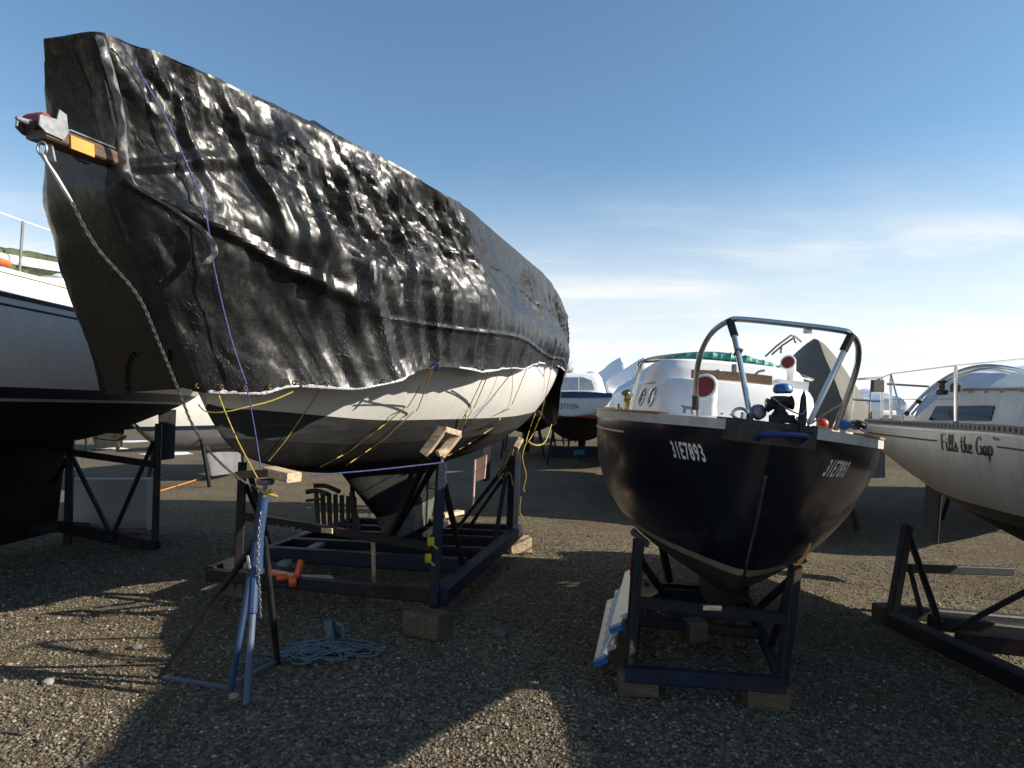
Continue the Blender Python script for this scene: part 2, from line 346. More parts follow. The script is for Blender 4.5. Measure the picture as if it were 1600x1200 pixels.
def gravel_material():
    m, t, b = new_mat('crushed_gravel')
    tcn = N('ShaderNodeTexCoord', t)
    wn = N('ShaderNodeTexNoise', t); wn.inputs['Scale'].default_value = 30; LK(tcn.outputs['Object'], wn.inputs['Vector'], t)
    mw = N('ShaderNodeMix', t, data_type='RGBA', blend_type='ADD'); mw.inputs['Factor'].default_value = .02
    LK(tcn.outputs['Object'], mw.inputs[6], t); LK(wn.outputs['Color'], mw.inputs[7], t)
    def vor(scale):
        v = N('ShaderNodeTexVoronoi', t); v.inputs['Scale'].default_value = scale; LK(mw.outputs[2], v.inputs['Vector'], t); return v
    v1 = vor(46); v2 = vor(95)
    sp = N('ShaderNodeSeparateColor', t); LK(v1.outputs['Color'], sp.inputs[0], t)
    cr = N('ShaderNodeValToRGB', t); LK(sp.outputs[0], cr.inputs['Fac'], t)
    e = cr.color_ramp.elements; e[0].position = 0; e[0].color = (.045, .037, .026, 1); e[1].position = 1; e[1].color = (.30, .255, .175, 1)
    for p_, c_ in ((.35, (.11, .090, .061, 1)), (.62, (.145, .120, .083, 1)), (.85, (.19, .157, .106, 1))):
        q = e.new(p_); q.color = c_
    big = N('ShaderNodeTexNoise', t); big.inputs['Scale'].default_value = .55; big.inputs['Detail'].default_value = 7; big.inputs['Roughness'].default_value = .65; LK(tcn.outputs['Object'], big.inputs['Vector'], t)
    fine = N('ShaderNodeTexNoise', t); fine.inputs['Scale'].default_value = 14; fine.inputs['Detail'].default_value = 8; LK(tcn.outputs['Object'], fine.inputs['Vector'], t)
    dirt = N('ShaderNodeMix', t, data_type='RGBA'); dirt.inputs[7].default_value = (.10, .071, .041, 1); LK(cr.outputs[0], dirt.inputs[6], t)
    LK(math_n('MULTIPLY', ramp(math_n('ADD', math_n('MULTIPLY', big.outputs['Fac'], .6, t), math_n('MULTIPLY', fine.outputs['Fac'], .4, t), t), .46, .60, t), .75, t), dirt.inputs['Factor'], t)
    LK(dirt.outputs[2], b.inputs['Base Color'], t); b.inputs['Roughness'].default_value = .95; b.inputs['Specular IOR Level'].default_value = .15
    h = math_n('ADD', math_n('MULTIPLY', v1.outputs['Distance'], -1.0, t), math_n('MULTIPLY', v2.outputs['Distance'], -.5, t), t)
    h = math_n('ADD', h, math_n('MULTIPLY', fine.outputs['Fac'], .6, t), t)
    bp = N('ShaderNodeBump', t); bp.inputs['Strength'].default_value = .9; bp.inputs['Distance'].default_value = .02
    LK(h, bp.inputs['Height'], t); LK(bp.outputs[0], b.inputs['Normal'], t)
    return m
M['gravel'] = gravel_material()
def stone_material():
    m, t, b = new_mat('loose_stone')
    a = N('ShaderNodeAttribute', t); a.attribute_name = 'tint'; LK(a.outputs['Color'], b.inputs['Base Color'], t)
    b.inputs['Roughness'].default_value = .92; b.inputs['Specular IOR Level'].default_value = .2
    return m
M['stone'] = stone_material()
# ------------------------------------------------------------------ ground
def ground():
    def axis(lo, hi, near_lo, near_hi, step):
        n = int((near_hi-near_lo)/step); a = np.linspace(near_lo, near_hi, n+1)
        l = near_lo-np.geomspace(.3, near_lo-lo, 22)[::-1]; h = near_hi+np.geomspace(.3, hi-near_hi, 22)
        return np.concatenate([l, a, h])
    xs = axis(-900, 900, -12, 14, .16); ys = axis(-300, 1600, -4, 26, .16)
    A = np.zeros((len(xs), len(ys), 3))
    for i, x in enumerate(xs):
        for j, y in enumerate(ys):
            z = gz(x, y)+.018*mnoise.noise((x*.7, y*.7, 3))+.010*mnoise.noise((x*2.3, y*2.3, 9))
            A[i, j] = (x, y, z)
    o = MB().grid(A).build('gravel_ground', M['gravel'], smooth=True, fix=False)
    struct(o)
    # loose stones in the foreground, joined
    ico = bmesh.new(); bmesh.ops.create_icosphere(ico, subdivisions=1, radius=1.0)
    iv = np.array([v.co[:] for v in ico.verts]); fi = np.array([[v.index for v in f.verts] for f in ico.faces]); ico.free()
    n = 60000
    # density falling with distance
    u = rng.random(n); d = 2.6+(9.5-2.6)*u**1.55
    x = (rng.random(n)*2-1)*(.80*d+.3); y = d
    s = .0040+.0085*rng.random(n)**2.4; big = rng.random(n) < .006; s[big] *= 2.0
    q = np.where(rng.random(n) < .5, 1, -1)
    sc = s[:, None]*(.65+.7*rng.random((n, 3)))*np.array([1.15, 1.15, .75])
    an = rng.random(n)*6.283
    jit = 1+.25*(rng.random((n, 12, 3))-.5)*2
    v = iv[None]*jit*sc[:, None, :]
    c, sn = np.cos(an)[:, None], np.sin(an)[:, None]
    vx = v[..., 0]*c-v[..., 1]*sn; vy = v[..., 0]*sn+v[..., 1]*c
    zb = np.array([gz(a, b)+.018*mnoise.noise((a*.7, b*.7, 3))+.010*mnoise.noise((a*2.3, b*2.3, 9)) for a, b in zip(x, y)])
    V = np.stack([vx+x[:, None], vy+y[:, None], v[..., 2]+zb[:, None]+sc[:, 2:3]*.35], -1).reshape(-1, 3)
    F = (fi[None]+12*np.arange(n)[:, None, None]).reshape(-1, 3)
    me = bpy.data.meshes.new('loose_stones'); me.vertices.add(len(V)); me.vertices.foreach_set('co', V.ravel())
    me.loops.add(F.size); me.loops.foreach_set('vertex_index', F.ravel())
    me.polygons.add(len(F)); me.polygons.foreach_set('loop_start', np.arange(0, F.size, 3)); me.update(calc_edges=True)
    pal = np.array([(.085, .070, .049), (.136, .113, .080), (.18, .153, .112), (.28, .25, .195), (.13, .097, .062), (.155, .14, .115), (.05, .043, .034)])
    ci = pal[rng.choice(len(pal), n, p=[.2, .24, .2, .1, .1, .1, .06])]*(.8+.4*rng.random((n, 1)))
    at = me.color_attributes.new('tint', 'FLOAT_COLOR', 'POINT')
    at.data.foreach_set('color', np.concatenate([np.repeat(ci, 12, 0), np.ones((12*n, 1))], 1).ravel())
    me.materials.append(M['stone'])
    o = bpy.data.objects.new('loose_stones', me); COL.objects.link(o); struct(o, 'stuff'); MATS[o.name] = Matrix()
    o['label'] = 'loose crushed stones strewn over the gravel yard'
ground()
# ------------------------------------------------------------------ hull builder (local: X aft, o = image-right offset, z up)
class Hull:
    def __init__(s, xs, b, xz, zs, xk, zk, sec=((0, 1.15, 1.15), (.25, 1.6, 1.35), (.55, 2.3, 2.0), (1, 2.0, 1.7))):
        s.xb, s.b_, s.xz, s.zs_, s.xk, s.zk_, s.sec = xs, b, xz, zs, xk, zk, sec
        s.X0, s.X1 = xs[0], xs[-1]
    def b(s, X): return float(spl(s.xb, s.b_, X))
    def zs(s, X): return float(spl(s.xz, s.zs_, X))
    def zk(s, X): return min(float(spl(s.xk, s.zk_, X)), s.zs(X)-1e-3)
    def y(s, X, z):
        zs, zk = s.zs(X), s.zk(X); u = max(0.0, min(1.0, (z-zk)/(zs-zk)))
        t = (X-s.X0)/(s.X1-s.X0); a = [q[0] for q in s.sec]
        m = float(np.interp(t, a, [q[1] for q in s.sec])); n = float(np.interp(t, a, [q[2] for q in s.sec]))
        return s.b(X)*(1-(1-u)**m)**(1/n)
    def cols(s, n=64):
        t = np.linspace(0, 1, n)**1.6
        return s.X0+(s.X1-s.X0)*t
    def band(s, t, name, mat, ztop, zbot, rows=10, out=0.0, n=64, Xr=None):
        """ztop/zbot: None = sheer / keel, number, or function of X"""
        ev = lambda q, X, alt: alt if q is None else (q(X) if callable(q) else q)
        mb = MB(); X = s.cols(n)
        if Xr: X = np.linspace(Xr[0], Xr[1], n)
        for side in (1, -1):
            A = []
            for x in X:
                zs, zk = s.zs(x), s.zk(x); a = min(zs, max(zk, ev(ztop, x, zs))); c = min(a, max(zk, ev(zbot, x, zk)))
                # crowd rows towards the keel, where the section turns
                col = []
                for k in range(rows+1):
                    w = k/rows; z = a+(c-a)*(1-(1-w)**1.6 if zbot is None else w)
                    col.append((x, -side*(s.y(x, z)+out), z))
                A.append(col)
            mb.grid(A)
        return mb.build(name, mat, t, world=False, smooth=True, shade_angle=40)
    def transom(s, t, mat, name='transom', top=None, rows=14):
        mb = MB(); x = s.X1; zs, zk = s.zs(x), s.zk(x); A = []
        for k in range(rows+1):
            z = zs+(zk-zs)*k/rows; y = s.y(x, z)
            A.append([(x+.002+.06*(1-(q/4-1)**2)*(y > 0), -y+2*y*q/8, z) for q in range(9)])
        mb.grid(A); return mb.build(name, mat, t, world=False, smooth=True)
    def deck(s, t, mat, drop=.0, inset=.01, camber=.05, n=40, name='deck'):
        mb = MB(); A = []
        for x in s.cols(n):
            y = max(s.b(x)-inset, .0); A.append([(x, -y+2*y*q/10, s.zs(x)-drop+camber*y*(1-(q/5-1)**2)) for q in range(11)])
        return mb.grid(A).build(name, mat, t, world=False, smooth=True)
    def rail(s, t, name, mat, w, h, out=.01, z0=0.0, X0=None, X1=None, n=50, side=None):
        """rectangular strip along the sheer"""
        mb = MB(); X0 = s.X0+.02 if X0 is None else X0; X1 = s.X1-.02 if X1 is None else X1
        for sd in ((1, -1) if side is None else (side,)):
            rings = []
            for k in range(n):
                x = X0+(X1-X0)*(k/(n-1))**1.5; y = s.b(x)+out; z = s.zs(x)+z0; yi = y-w
                rings.append([(x, -sd*y, z), (x, -sd*(y-.004), z+h), (x, -sd*yi, z+h), (x, -sd*yi, z)])
            mb.loft(rings, True, True)
        return mb.build(name, mat, t, world=False, smooth=True, shade_angle=30)
def keel_fin(t, name, mat, top, bot, thick_t, thick_b, n=14, local=True):
    """top, bot: (x_front, x_back, z); section is a foil"""
    rings = []
    for k in range(7):
        w = k/6; xf = top[0]+(bot[0]-top[0])*w; xb = top[1]+(bot[1]-top[1])*w; z = top[2]+(bot[2]-top[2])*w; th = thick_t+(thick_b-thick_t)*w
        ring = []
        for q in range(2*n):
            a = math.pi*q/n; c = .5-.5*math.cos(a); yy = th*.5*math.sin(a)*(1.25-c*.6)
            ring.append((xf+(xb-xf)*c, yy, z))
        rings.append(ring)
    return MB().loft(rings, True, True).build(name, mat, t, world=False, smooth=True, shade_angle=50)
def text_faces(txt, bold=.012):
    cu = bpy.data.curves.new('tmp', 'FONT'); cu.body = txt; cu.offset = bold; cu.space_character = 1.18; cu.resolution_u = 3
    o = bpy.data.objects.new('tmp', cu); COL.objects.link(o)
    dg = bpy.context.evaluated_depsgraph_get(); me = o.evaluated_get(dg).to_mesh()
    bm = bmesh.new(); bm.from_mesh(me)
    bmesh.ops.triangulate(bm, faces=bm.faces)
    for _ in range(2):
        lo = [e for e in bm.edges if e.calc_length() > .18]
        if lo: bmesh.ops.subdivide_edges(bm, edges=lo, cuts=1); bmesh.ops.triangulate(bm, faces=bm.faces)
    v = [tuple(q.co) for q in bm.verts]; bm.verts.index_update(); f = [tuple(x.index for x in q.verts) for q in bm.faces]
    bm.free(); bpy.data.objects.remove(o); bpy.data.curves.remove(cu)
    a = np.array(v); x0, x1 = a[:, 0].min(), a[:, 0].max(); y0, y1 = a[:, 1].min(), a[:, 1].max()
    return [((p[0]-x0)/(x1-x0), (p[1]-y0)/(y1-y0)) for p in v], f
def hull_text(h, t, name, mat, uv, f, Xa, Xb, z0, z1, side, out=.004):
    """u 0..1 -> X from Xa to Xb, v -> z0..z1 on the hull side"""
    v = []
    for u, w in uv:
        X = Xa+(Xb-Xa)*u; z = (z0(X) if callable(z0) else z0)+((z1-z0) if not callable(z0) else z1)*w
        v.append((X, -side*(h.y(X, z)+out), z))
    return MB().add(v, f).build(name, mat, t, world=False, fix=False)
def find_X(h, t, px, zf, side, a, b):
    """X on the hull side whose projection falls at image column px"""
    best = None
    for X in np.linspace(a, b, 600):
        z = zf(X) if callable(zf) else zf
        w = W2(t, X, side*h.y(X, z), z); q = 800+FPX*w.x/w.y
        if best is None or abs(q-px) < best[0]: best = (abs(q-px), X)
    return best[1]
def rounded(pts, r, n=5):
    """closed plan polygon with rounded corners -> list of (x,y)"""
    out = []; L = len(pts)
    for i in range(L):
        p = Vector(pts[i]); a = Vector(pts[i-1]); b = Vector(pts[(i+1) % L]); rr = r[i] if hasattr(r, '__len__') else r
        da = (a-p); db = (b-p); rr = min(rr, da.length*.48, db.length*.48); A = p+da.normalized()*rr; B = p+db.normalized()*rr
        for k in range(n+1):
            w = k/n; out.append(A*(1-w)**2+p*2*w*(1-w)+B*w**2)
    return out
def moulded(mb, base, top, z0, z1, er=.05, crown=.04, zf=None):
    """moulded deckhouse: base outline -> top outline, rounded shoulder, crowned lid. base/top lists of (x,y)"""
    n = len(base); c = sum((Vector(q) for q in top), Vector((0, 0)))/n
    lv = [(0, 0), (.6, .0)]
    rings = []
    H = z1-z0
    for w in (0, .5, 1-er/H if H > er else .8):
        rings.append([(b.x+(t.x-b.x)*w, b.y+(t.y-b.y)*w, z0+H*w) for b, t in zip(base, top)])
    for k in range(1, 5):
        a = math.pi/2*k/4
        ring = []
        for b, t in zip(base, top):
            t = Vector(t); d = (c-t).normalized(); p = t+d*er*(1-math.cos(a)); ring.append((p.x, p.y, z1-er+er*math.sin(a)))
        rings.append(ring)
    for s_ in (.7, .4, .1):
        ring = []
        for b, t in zip(base, top):
            t = Vector(t); d = (c-t); p = t+d.normalized()*er; p = c+(p-c)*s_; ring.append((p.x, p.y, z1+crown*(1-s_*s_)))
        rings.append(ring)
    if zf: rings = [[(x, y, z+zf(x)) for x, y, z in r] for r in rings]
    return mb.loft(rings, False, True)
V2 = lambda *a: Vector(a)

# ================================================================== boat A: the big tarped yacht
thA = math.atan2(.22, .9755)
A = thing('sailboat', 'large white sailing yacht with black bottom standing on a cradle under a black tarpaulin', 'sailboat', (-2.02, 4.38, 0), rz=math.pi/2-thA, group='boats stored in the yard')
hA = Hull([-.62, -.42, -.2, .11, .6, 1.1, 1.8, 2.8, 3.9, 5.3, 6.6, 7.5, 7.8], [0, .14, .28, .45, .78, 1.08, 1.32, 1.44, 1.48, 1.46, 1.36, 1.2, 1.12],
          [-.62, .6, 2.8, 5.3, 7.8], [2.90, 2.74, 2.62, 2.62, 2.72],
          [-.62, -.28, .02, .10, .35, .8, 1.5, 2.5, 4, 5.3, 6.5, 7.3, 7.8], [2.95, 2.42, 1.88, 1.68, 1.46, 1.32, 1.2, 1.12, 1.08, 1.12, 1.3, 1.55, 1.78],
          sec=((0, 1.15, 1.12), (.12, 1.3, 1.15), (.3, 1.9, 1.5), (.55, 2.3, 1.9), (1, 1.9, 1.6)))
wlA = lambda X: 1.76-.10*smooth01(X/1.5)+.08*smooth01((X-3)/4)
hA.band(A, 'topsides', M['white_gel'], None, wlA)
hA.band(A, 'boot_stripe', M['dark_boot'], wlA, lambda X: wlA(X)-.20, rows=4)
hA.band(A, 'bottom', M['black_bottom'], lambda X: wlA(X)-.20, None, rows=12)
hA.transom(A, M['white_gel'])
hA.deck(A, M['deck_grey'])
hA.rail(A, 'toe_rail', M['teak'], .05, .05)
keel_fin(A, 'keel', M['black_bottom'], (1.9, 5.0, 1.2), (2.75, 4.55, .62), .30, .22)
keel_fin(A, 'keel_shoe', M['keel_patch'], (2.75, 4.55, .62), (3.0, 4.4, .33), .222, .20)
keel_fin(A, 'rudder', M['black_bottom'], (6.9, 7.5, 1.5), (7.0, 7.45, .55), .07, .05)
# bowsprit with its fittings
mb = MB()
mb.beam(W2(A, -.62, .0, 3.12), W2(A, -1.19, 0, 3.085), .12, .075)
spr = mb.build('bowsprit', M['dark_teak'], A)
MB().beam(W2(A, -.92, .064, 3.085), W2(A, -1.06, .064, 3.078), .012, .066).build('name_plate', M['amber'], spr)
mb = MB()
mb.lathe([(.0, 0), (.034, 0), (.038, .02), (.038, .09), (.034, .11), (0, .11)], W2(A, -1.18, -.055, 3.135), (W2(A, 0, 1, 0)-W2(A, 0, 0, 0)), n=16).build('bow_roller', M['red'], spr)
mb = MB()
for o_ in (-.066, .066):
    ring = [(-1.235, 3.09), (-1.20, 3.07), (-1.10, 3.07), (-1.075, 3.12), (-1.085, 3.20), (-1.125, 3.21), (-1.14, 3.155), (-1.23, 3.14)]
    mb.loft([[W2(A, x, o_-.004, z) for x, z in ring], [W2(A, x, o_+.004, z) for x, z in ring]], True, True)
mb.beam(W2(A, -1.12, 0, 3.05), W2(A, -1.10, 0, 2.97), .04, .012)
mb.tube([W2(A, -1.29, -.0, 3.105), W2(A, -1.2, 0, 3.11)], [.008, .022], 8)
mb.build('stemhead_plate', M['galv'], spr)
# propeller shaft strut etc. are out of sight

# ------------------------------------------------------------------ the tarpaulin
def smooth(t): return t*t*(3-2*t)
def tri(x): return 2*np.abs(2*(x-np.floor(x+.5)))-1
def vnoise(x, y, seed=0):
    def h(i, j):
        n = (i.astype(np.int64)*374761393+j.astype(np.int64)*668265263+seed*974711) & 0x7fffffff
        n = ((n ^ (n >> 13))*1274126177) & 0x7fffffff
        return ((n ^ (n >> 16)) & 0xffff)/65535.0
    i, j = np.floor(x), np.floor(y); u, v = x-i, y-j; u = u*u*(3-2*u); v = v*v*(3-2*v)
    return (h(i, j)*(1-u)+h(i+1, j)*u)*(1-v)+(h(i, j+1)*(1-u)+h(i+1, j+1)*u)*v
def crumple(x, y, f0, octs, seed, gain=.62, lac=1.55):
    r = np.random.default_rng(seed); d = np.zeros_like(x); amp = 1.0; f = f0
    wx = (vnoise(x*f0*.9, y*f0*.9, seed)-.5)*1.1/f0; wy = (vnoise(x*f0*.9+7, y*f0*.9+3, seed+1)-.5)*1.1/f0
    px, py = x+wx, y+wy
    for k in range(octs):
        a = r.random()*math.pi; ph = r.random()*10
        mask = np.clip(vnoise(x*f*.5+ph, y*f*.5, seed+k)*2.2-.55, 0, 1)
        d += amp*mask*tri((px*math.cos(a)+py*math.sin(a))*f+ph+.5*vnoise(px*f*.7, py*f*.7, seed+50+k)); amp *= gain; f *= lac
    return d
def facets(x, y, cell, seed, ang=0.0, ax=1.0):
    """random heights on a warped triangular lattice, linear inside each triangle: flat panels, sharp creases"""
    wx = x+(vnoise(x/cell*.6, y/cell*.6, seed)-.5)*1.1*cell; wy = y+(vnoise(x/cell*.6+9, y/cell*.6+4, seed+1)-.5)*1.1*cell
    c, s = math.cos(ang), math.sin(ang); u = (wx*c+wy*s)/cell; v = (-wx*s+wy*c)/(cell*ax)
    k = (u+v)*.3660254; i = np.floor(u+k); j = np.floor(v+k); t_ = (i+j)*.2113249; a = u-(i-t_); b = v-(j-t_)
    def h(p, q):
        n = (p.astype(np.int64)*374761393+q.astype(np.int64)*668265263+seed*974711) & 0x7fffffff
        n = ((n ^ (n >> 13))*1274126177) & 0x7fffffff
        return ((n ^ (n >> 16)) & 0xffff)/65535.0-.5
    fx, fy = u+k-i, v+k-j                                       # position inside the skewed square
    low = fx > fy
    return np.where(low, h(i, j)*(1-fx)+h(i+1, j)*(fx-fy)+h(i+1, j+1)*fy, h(i, j)*(1-fy)+h(i, j+1)*(fy-fx)+h(i+1, j+1)*fx)
def tarpaulin():
    edge = [(-.20, 0, 1.88), (-.18, .10, 1.86), (-.08, .26, 1.85), (.05, .38, 1.85), (.20, .52, 1.90), (.36, .69, 1.91), (.72, .97, 1.93), (1.18, 1.20, 2.06), (1.87, 1.39, 2.08), (2.8, 1.47, 2.15),
            (4.0, 1.50, 2.28), (5.3, 1.49, 2.33), (6.6, 1.40, 2.36), (7.5, 1.26, 2.30), (7.95, .95, 1.75), (8.05, .45, 1.7), (8.05, 0, 1.7)]
    mid = [(-.76, 0, 2.93), (-.74, .07, 2.97), (-.52, .32, 2.96), (-.34, .45, 2.93), (-.12, .56, 2.89), (.13, .74, 2.84), (.6, 1.05, 2.78), (1.1, 1.30, 2.75), (1.8, 1.47, 2.71), (2.8, 1.56, 2.69),
           (3.9, 1.58, 2.68), (5.3, 1.56, 2.70), (6.6, 1.45, 2.72), (7.5, 1.29, 2.75), (8.0, .97, 2.8), (8.1, .45, 2.8), (8.1, 0, 2.8)]
    top = [(-.99, 0, 3.60), (-1.02, .14, 3.635), (-.76, .28, 3.66), (-.58, .36, 3.665), (-.40, .44, 3.65), (-.12, .56, 3.63), (.30, .76, 3.59), (.75, 1.06, 3.51), (1.25, 1.32, 3.40), (2.1, 1.40, 3.40),
           (3.4, 1.43, 3.43), (4.7, 1.46, 3.46), (5.8, 1.45, 3.41), (6.9, 1.36, 3.34), (7.7, 1.0, 3.30), (7.9, .45, 3.34), (7.9, 0, 3.38)]
    nu, nv, nr = 430, 130, 14
    t = np.linspace(0, 1, nu); tt = t**1.25                                   # finer at the bow
    def curve(tab):
        a = np.array(tab, float); k = np.linspace(0, 1, len(a))
        return np.stack([spl(k, a[:, i], tt) for i in range(3)], -1)
    E, D, T = curve(edge), curve(mid), curve(top)
    arc = np.concatenate([[0], np.cumsum(np.linalg.norm(np.diff(D, axis=0), axis=1))])
    verts = []; faces = []; sides = {}
    for side in (1, -1):
        v = np.linspace(0, 1, nv)
        P3 = np.zeros((nu, nv+nr, 3))
        hcoord = np.zeros((nu, nv+nr))
        for j, w in enumerate(v):
            if w < .45:
                q = w/.45; p = E+(D-E)*q
                sag = np.sin(math.pi*q)*.055
                p = p.copy(); p[:, 1] += sag*np.clip((arc-2.2)/1.0, -1.1, 1)*np.clip(arc/.5, 0, 1)
            else:
                q = (w-.45)/.55; p = D+(T-D)*q; p = p.copy()
                p[:, 1] -= np.sin(math.pi*q)*.07*np.clip(arc/.8, .2, 1)*np.clip((8.6-arc)/1.0, 0, 1)
                p[:, 0] += np.where(arc < .6, np.sin(math.pi*q)*.07*(1-arc/.6), 0)
            P3[:, j] = p; hcoord[:, j] = p[:, 2]
        for _ in range(14):                                                 # ease the bend at the toe rail
            P3[:, 1:nv-1] = .25*P3[:, :nv-2]+.5*P3[:, 1:nv-1]+.25*P3[:, 2:nv]
        for j in range(nr):
            q = (j+1)/nr; p = T.copy(); w0 = T[:, 1]; p[:, 1] = w0*(1-q)
            rise = .84*np.clip((arc-.6)/2.7, 0, 1)**1.2*np.clip((9.8-arc)/2.2, 0, 1)
            p[:, 2] += rise*q-.03*np.sin(math.pi*q)*(w0 > .3)
            P3[:, nv+j] = p; hcoord[:, nv+j] = T[:, 2]+w0*q
        s_ = np.repeat(arc[:, None], nv+nr, 1); h = hcoord; sd = side
        u_ = s_+(100 if side < 0 else 0)
        vv = np.concatenate([v, np.ones(nr)])[None, :].repeat(nu, 0)
        onside = np.concatenate([np.ones(nv), np.linspace(.8, .15, nr)])[None, :]
        # crumple, stronger and coarser over the bow; hanging folds aft
        bow = np.clip(1-(s_-1.5)/2.6, .30, 1)
        up = np.clip((h-2.35)/.6, .26, 1)                                  # the part below the toe rail hangs smooth
        patch = np.clip(vnoise(u_*1.15+2, h*1.3, 91)*2.6-.75, .10, 1)       # crumpled in places, flat panels between
        d = .190*bow*up*facets(u_, h, .55, 11, .25, 1.5)+.095*(.30+.70*bow)*up*(.3+.7*patch)*facets(u_+3, h+1, .24, 23, -.3, 1.7)+.052*(.35+.65*bow)*up*(.2+.8*patch)*facets(u_+5, h+2, .10, 37, .5, 1.5)+.016*up*(.3+.7*patch)*facets(u_+7, h+1, .045, 47, .2)
        hang = np.clip((s_-.5)/1.0, 0, 1)
        slant = (h-3.4)*(.28*np.sin(s_*1.1)+.12)
        ph = (u_+slant)*1.55+.8*vnoise(u_*.8, h*.40, 5)
        fold = (.25+np.maximum(0, 1-np.abs(np.mod(ph, 1)-.5)*5.5))*(.35+.8*vnoise(u_*.9+4, h*.30, 8))
        fold2 = tri((u_+slant*1.2)*4.6+1.3*vnoise(u_*1.3, h*.5, 15))*vnoise(u_*1.7, h*.6, 19)
        down = np.sin(np.clip((3.55-h)/1.75, 0, 1)*math.pi*.86)**.7
        d += hang*down*(.030*(fold-.25)+.019*fold2)
        # two long tension folds running down-aft from the sprit lashing
        for (sa, ha, sb, hb, am, wd) in ((.05, 3.0, 1.75, 2.45, .04, .03), (.1, 3.05, 1.2, 3.35, .03, .03), (.55, 3.60, .60, 2.9, .04, .03), (.95, 3.55, 1.02, 2.6, .055, .035), (1.35, 3.42, 1.22, 2.15, .06, .04), (1.75, 3.4, 1.5, 2.0, .05, .04), (2.15, 3.38, 2.5, 2.1, .04, .04), (2.2, 3.38, 1.9, 2.2, .04, .03), (3.1, 3.38, 2.9, 2.3, .04, .04)):
            if side < 0: continue
            ax, ay = sb-sa, hb-ha; L = math.hypot(ax, ay); ax /= L; ay /= L
            al = (s_-sa)*ax+(h-ha)*ay; pe = -(s_-sa)*ay+(h-ha)*ax+.05*(vnoise(s_*3, h*3, 31)-.5)
            w_ = np.clip(al/.10, 0, 1)*np.clip((L-al)/.5, 0, 1)*(vv < .999)
            d += am*w_*smooth(np.clip(1-np.abs(pe)/(1.5*wd*(1+al/L)), 0, 1))
        # storage creases of the folded sheet
        for hc in (2.42, 3.02):
            d += .012*np.exp(-((h-hc-.03*np.sin(s_*2))/.018)**2)*np.clip((s_-1.3), 0, 1)
        d += .006*(vnoise(u_*9, h*9, 41)-.5)*2+.02
        # keep the cloth closed at the bow and stern and calm at the hem ends
        d -= .10*np.clip(1-vv/.42, 0, 1)*np.clip((s_-.5)/.5, 0, 1)*np.sin(np.clip(vv/.42, 0, 1)*math.pi)*.6
        calm = np.clip(s_/.18, .25, 1)*np.clip((arc[-1]-s_)/.2, .2, 1)*np.clip(np.abs(vv-1)/.16+(.22 if True else 0), .22, 1)
        d *= calm*onside
        # push along the surface normal of the base
        B = P3.copy(); gu = np.gradient(B, axis=0); gv = np.gradient(B, axis=1)
        nrm = np.cross(gu, gv); nrm /= np.maximum(np.linalg.norm(nrm, axis=-1, keepdims=True), 1e-9)
        outw = np.where((nrm[..., 1:2]*1.0+nrm[..., 2:3]*.3) < 0, -1, 1); nrm = nrm*outw
        Q = B+nrm*d[..., None]
        # ragged, scalloped hem
        hem = np.clip(1-vv/.22, 0, 1)
        Q[..., 2] += hem*(.05*(vnoise(u_*1.5, u_*0+2, 61)-.5)+.03*np.abs(np.sin(u_*2.1))-.01)*np.clip((s_-.6)/.5, .3, 1)
        st = np.clip((s_-8.3)/.6, 0, 1)
        Q[..., 2] += hem*st*(vnoise(u_*5, u_*0, 71)-.6)*.7
        Q[..., 0] += st*.05*np.sin(h*9+u_*4)
        if side < 0:                                                         # the far side of the sheet hangs clear of the bow
            off = np.interp(vv, [0, .2, .45, .6, .85, 1], [.42, .42, .34, .30, .16, 0])*np.clip(s_/.10, 0, 1)**.7*smooth(np.clip((1.9-s_)/1.3, 0, 1))*onside
            Q[..., 1] += off
        Q[..., 1] *= side
        sides[side] = Q
    mb = MB()
    for side in (1, -1):
        Q = sides[side].copy(); Q[:, -1, 1] = 0
        Q[0, :, 1] = 0; Q[-1, :, 1] = 0
        # same centre line both sides
        if side < 0: Q[:, -1] = sides[1][:, -1]*np.array([1, 0, 1]); Q[0] = sides[1][0]*np.array([1, 0, 1]); Q[-1] = sides[1][-1]*np.array([1, 0, 1])
        Q[..., 1] *= -1                                                      # o -> local Y
        mb.grid(Q)
    t = thing('tarpaulin', 'big crumpled black plastic tarpaulin draped over the large yacht', 'tarpaulin', A.location, rz=A.rotation_euler.z)
    mb.build('sheet', M['tarp'], t, world=False, smooth=True, shade_angle=14)
    # pale hem turned up along parts of the lower edge
    E_ = sides[1][:, 0]; hm = MB()
    for a, b in ((60, 150), (150, 205), (232, 300), (318, 390)):
        pts = [Vector((q[0], -(q[1]+.006), q[2]+.004)) for q in E_[a:b:3]]
        rings = []
        for k, p in enumerate(pts):
            w = .006+.008*abs(math.sin(k*.9+a))*(1+.7*math.sin(k*.37))
            rings.append([(p.x, p.y, p.z-.006), (p.x, p.y-.006, p.z-.002), (p.x, p.y-.004, p.z+w), (p.x, p.y+.002, p.z+w)])
        hm.loft(rings, True, True)
    hm.build('hem', M['tarp_hem'], t, world=False, smooth=True, shade_angle=60)
    return t, sides
TARP, TS = tarpaulin()
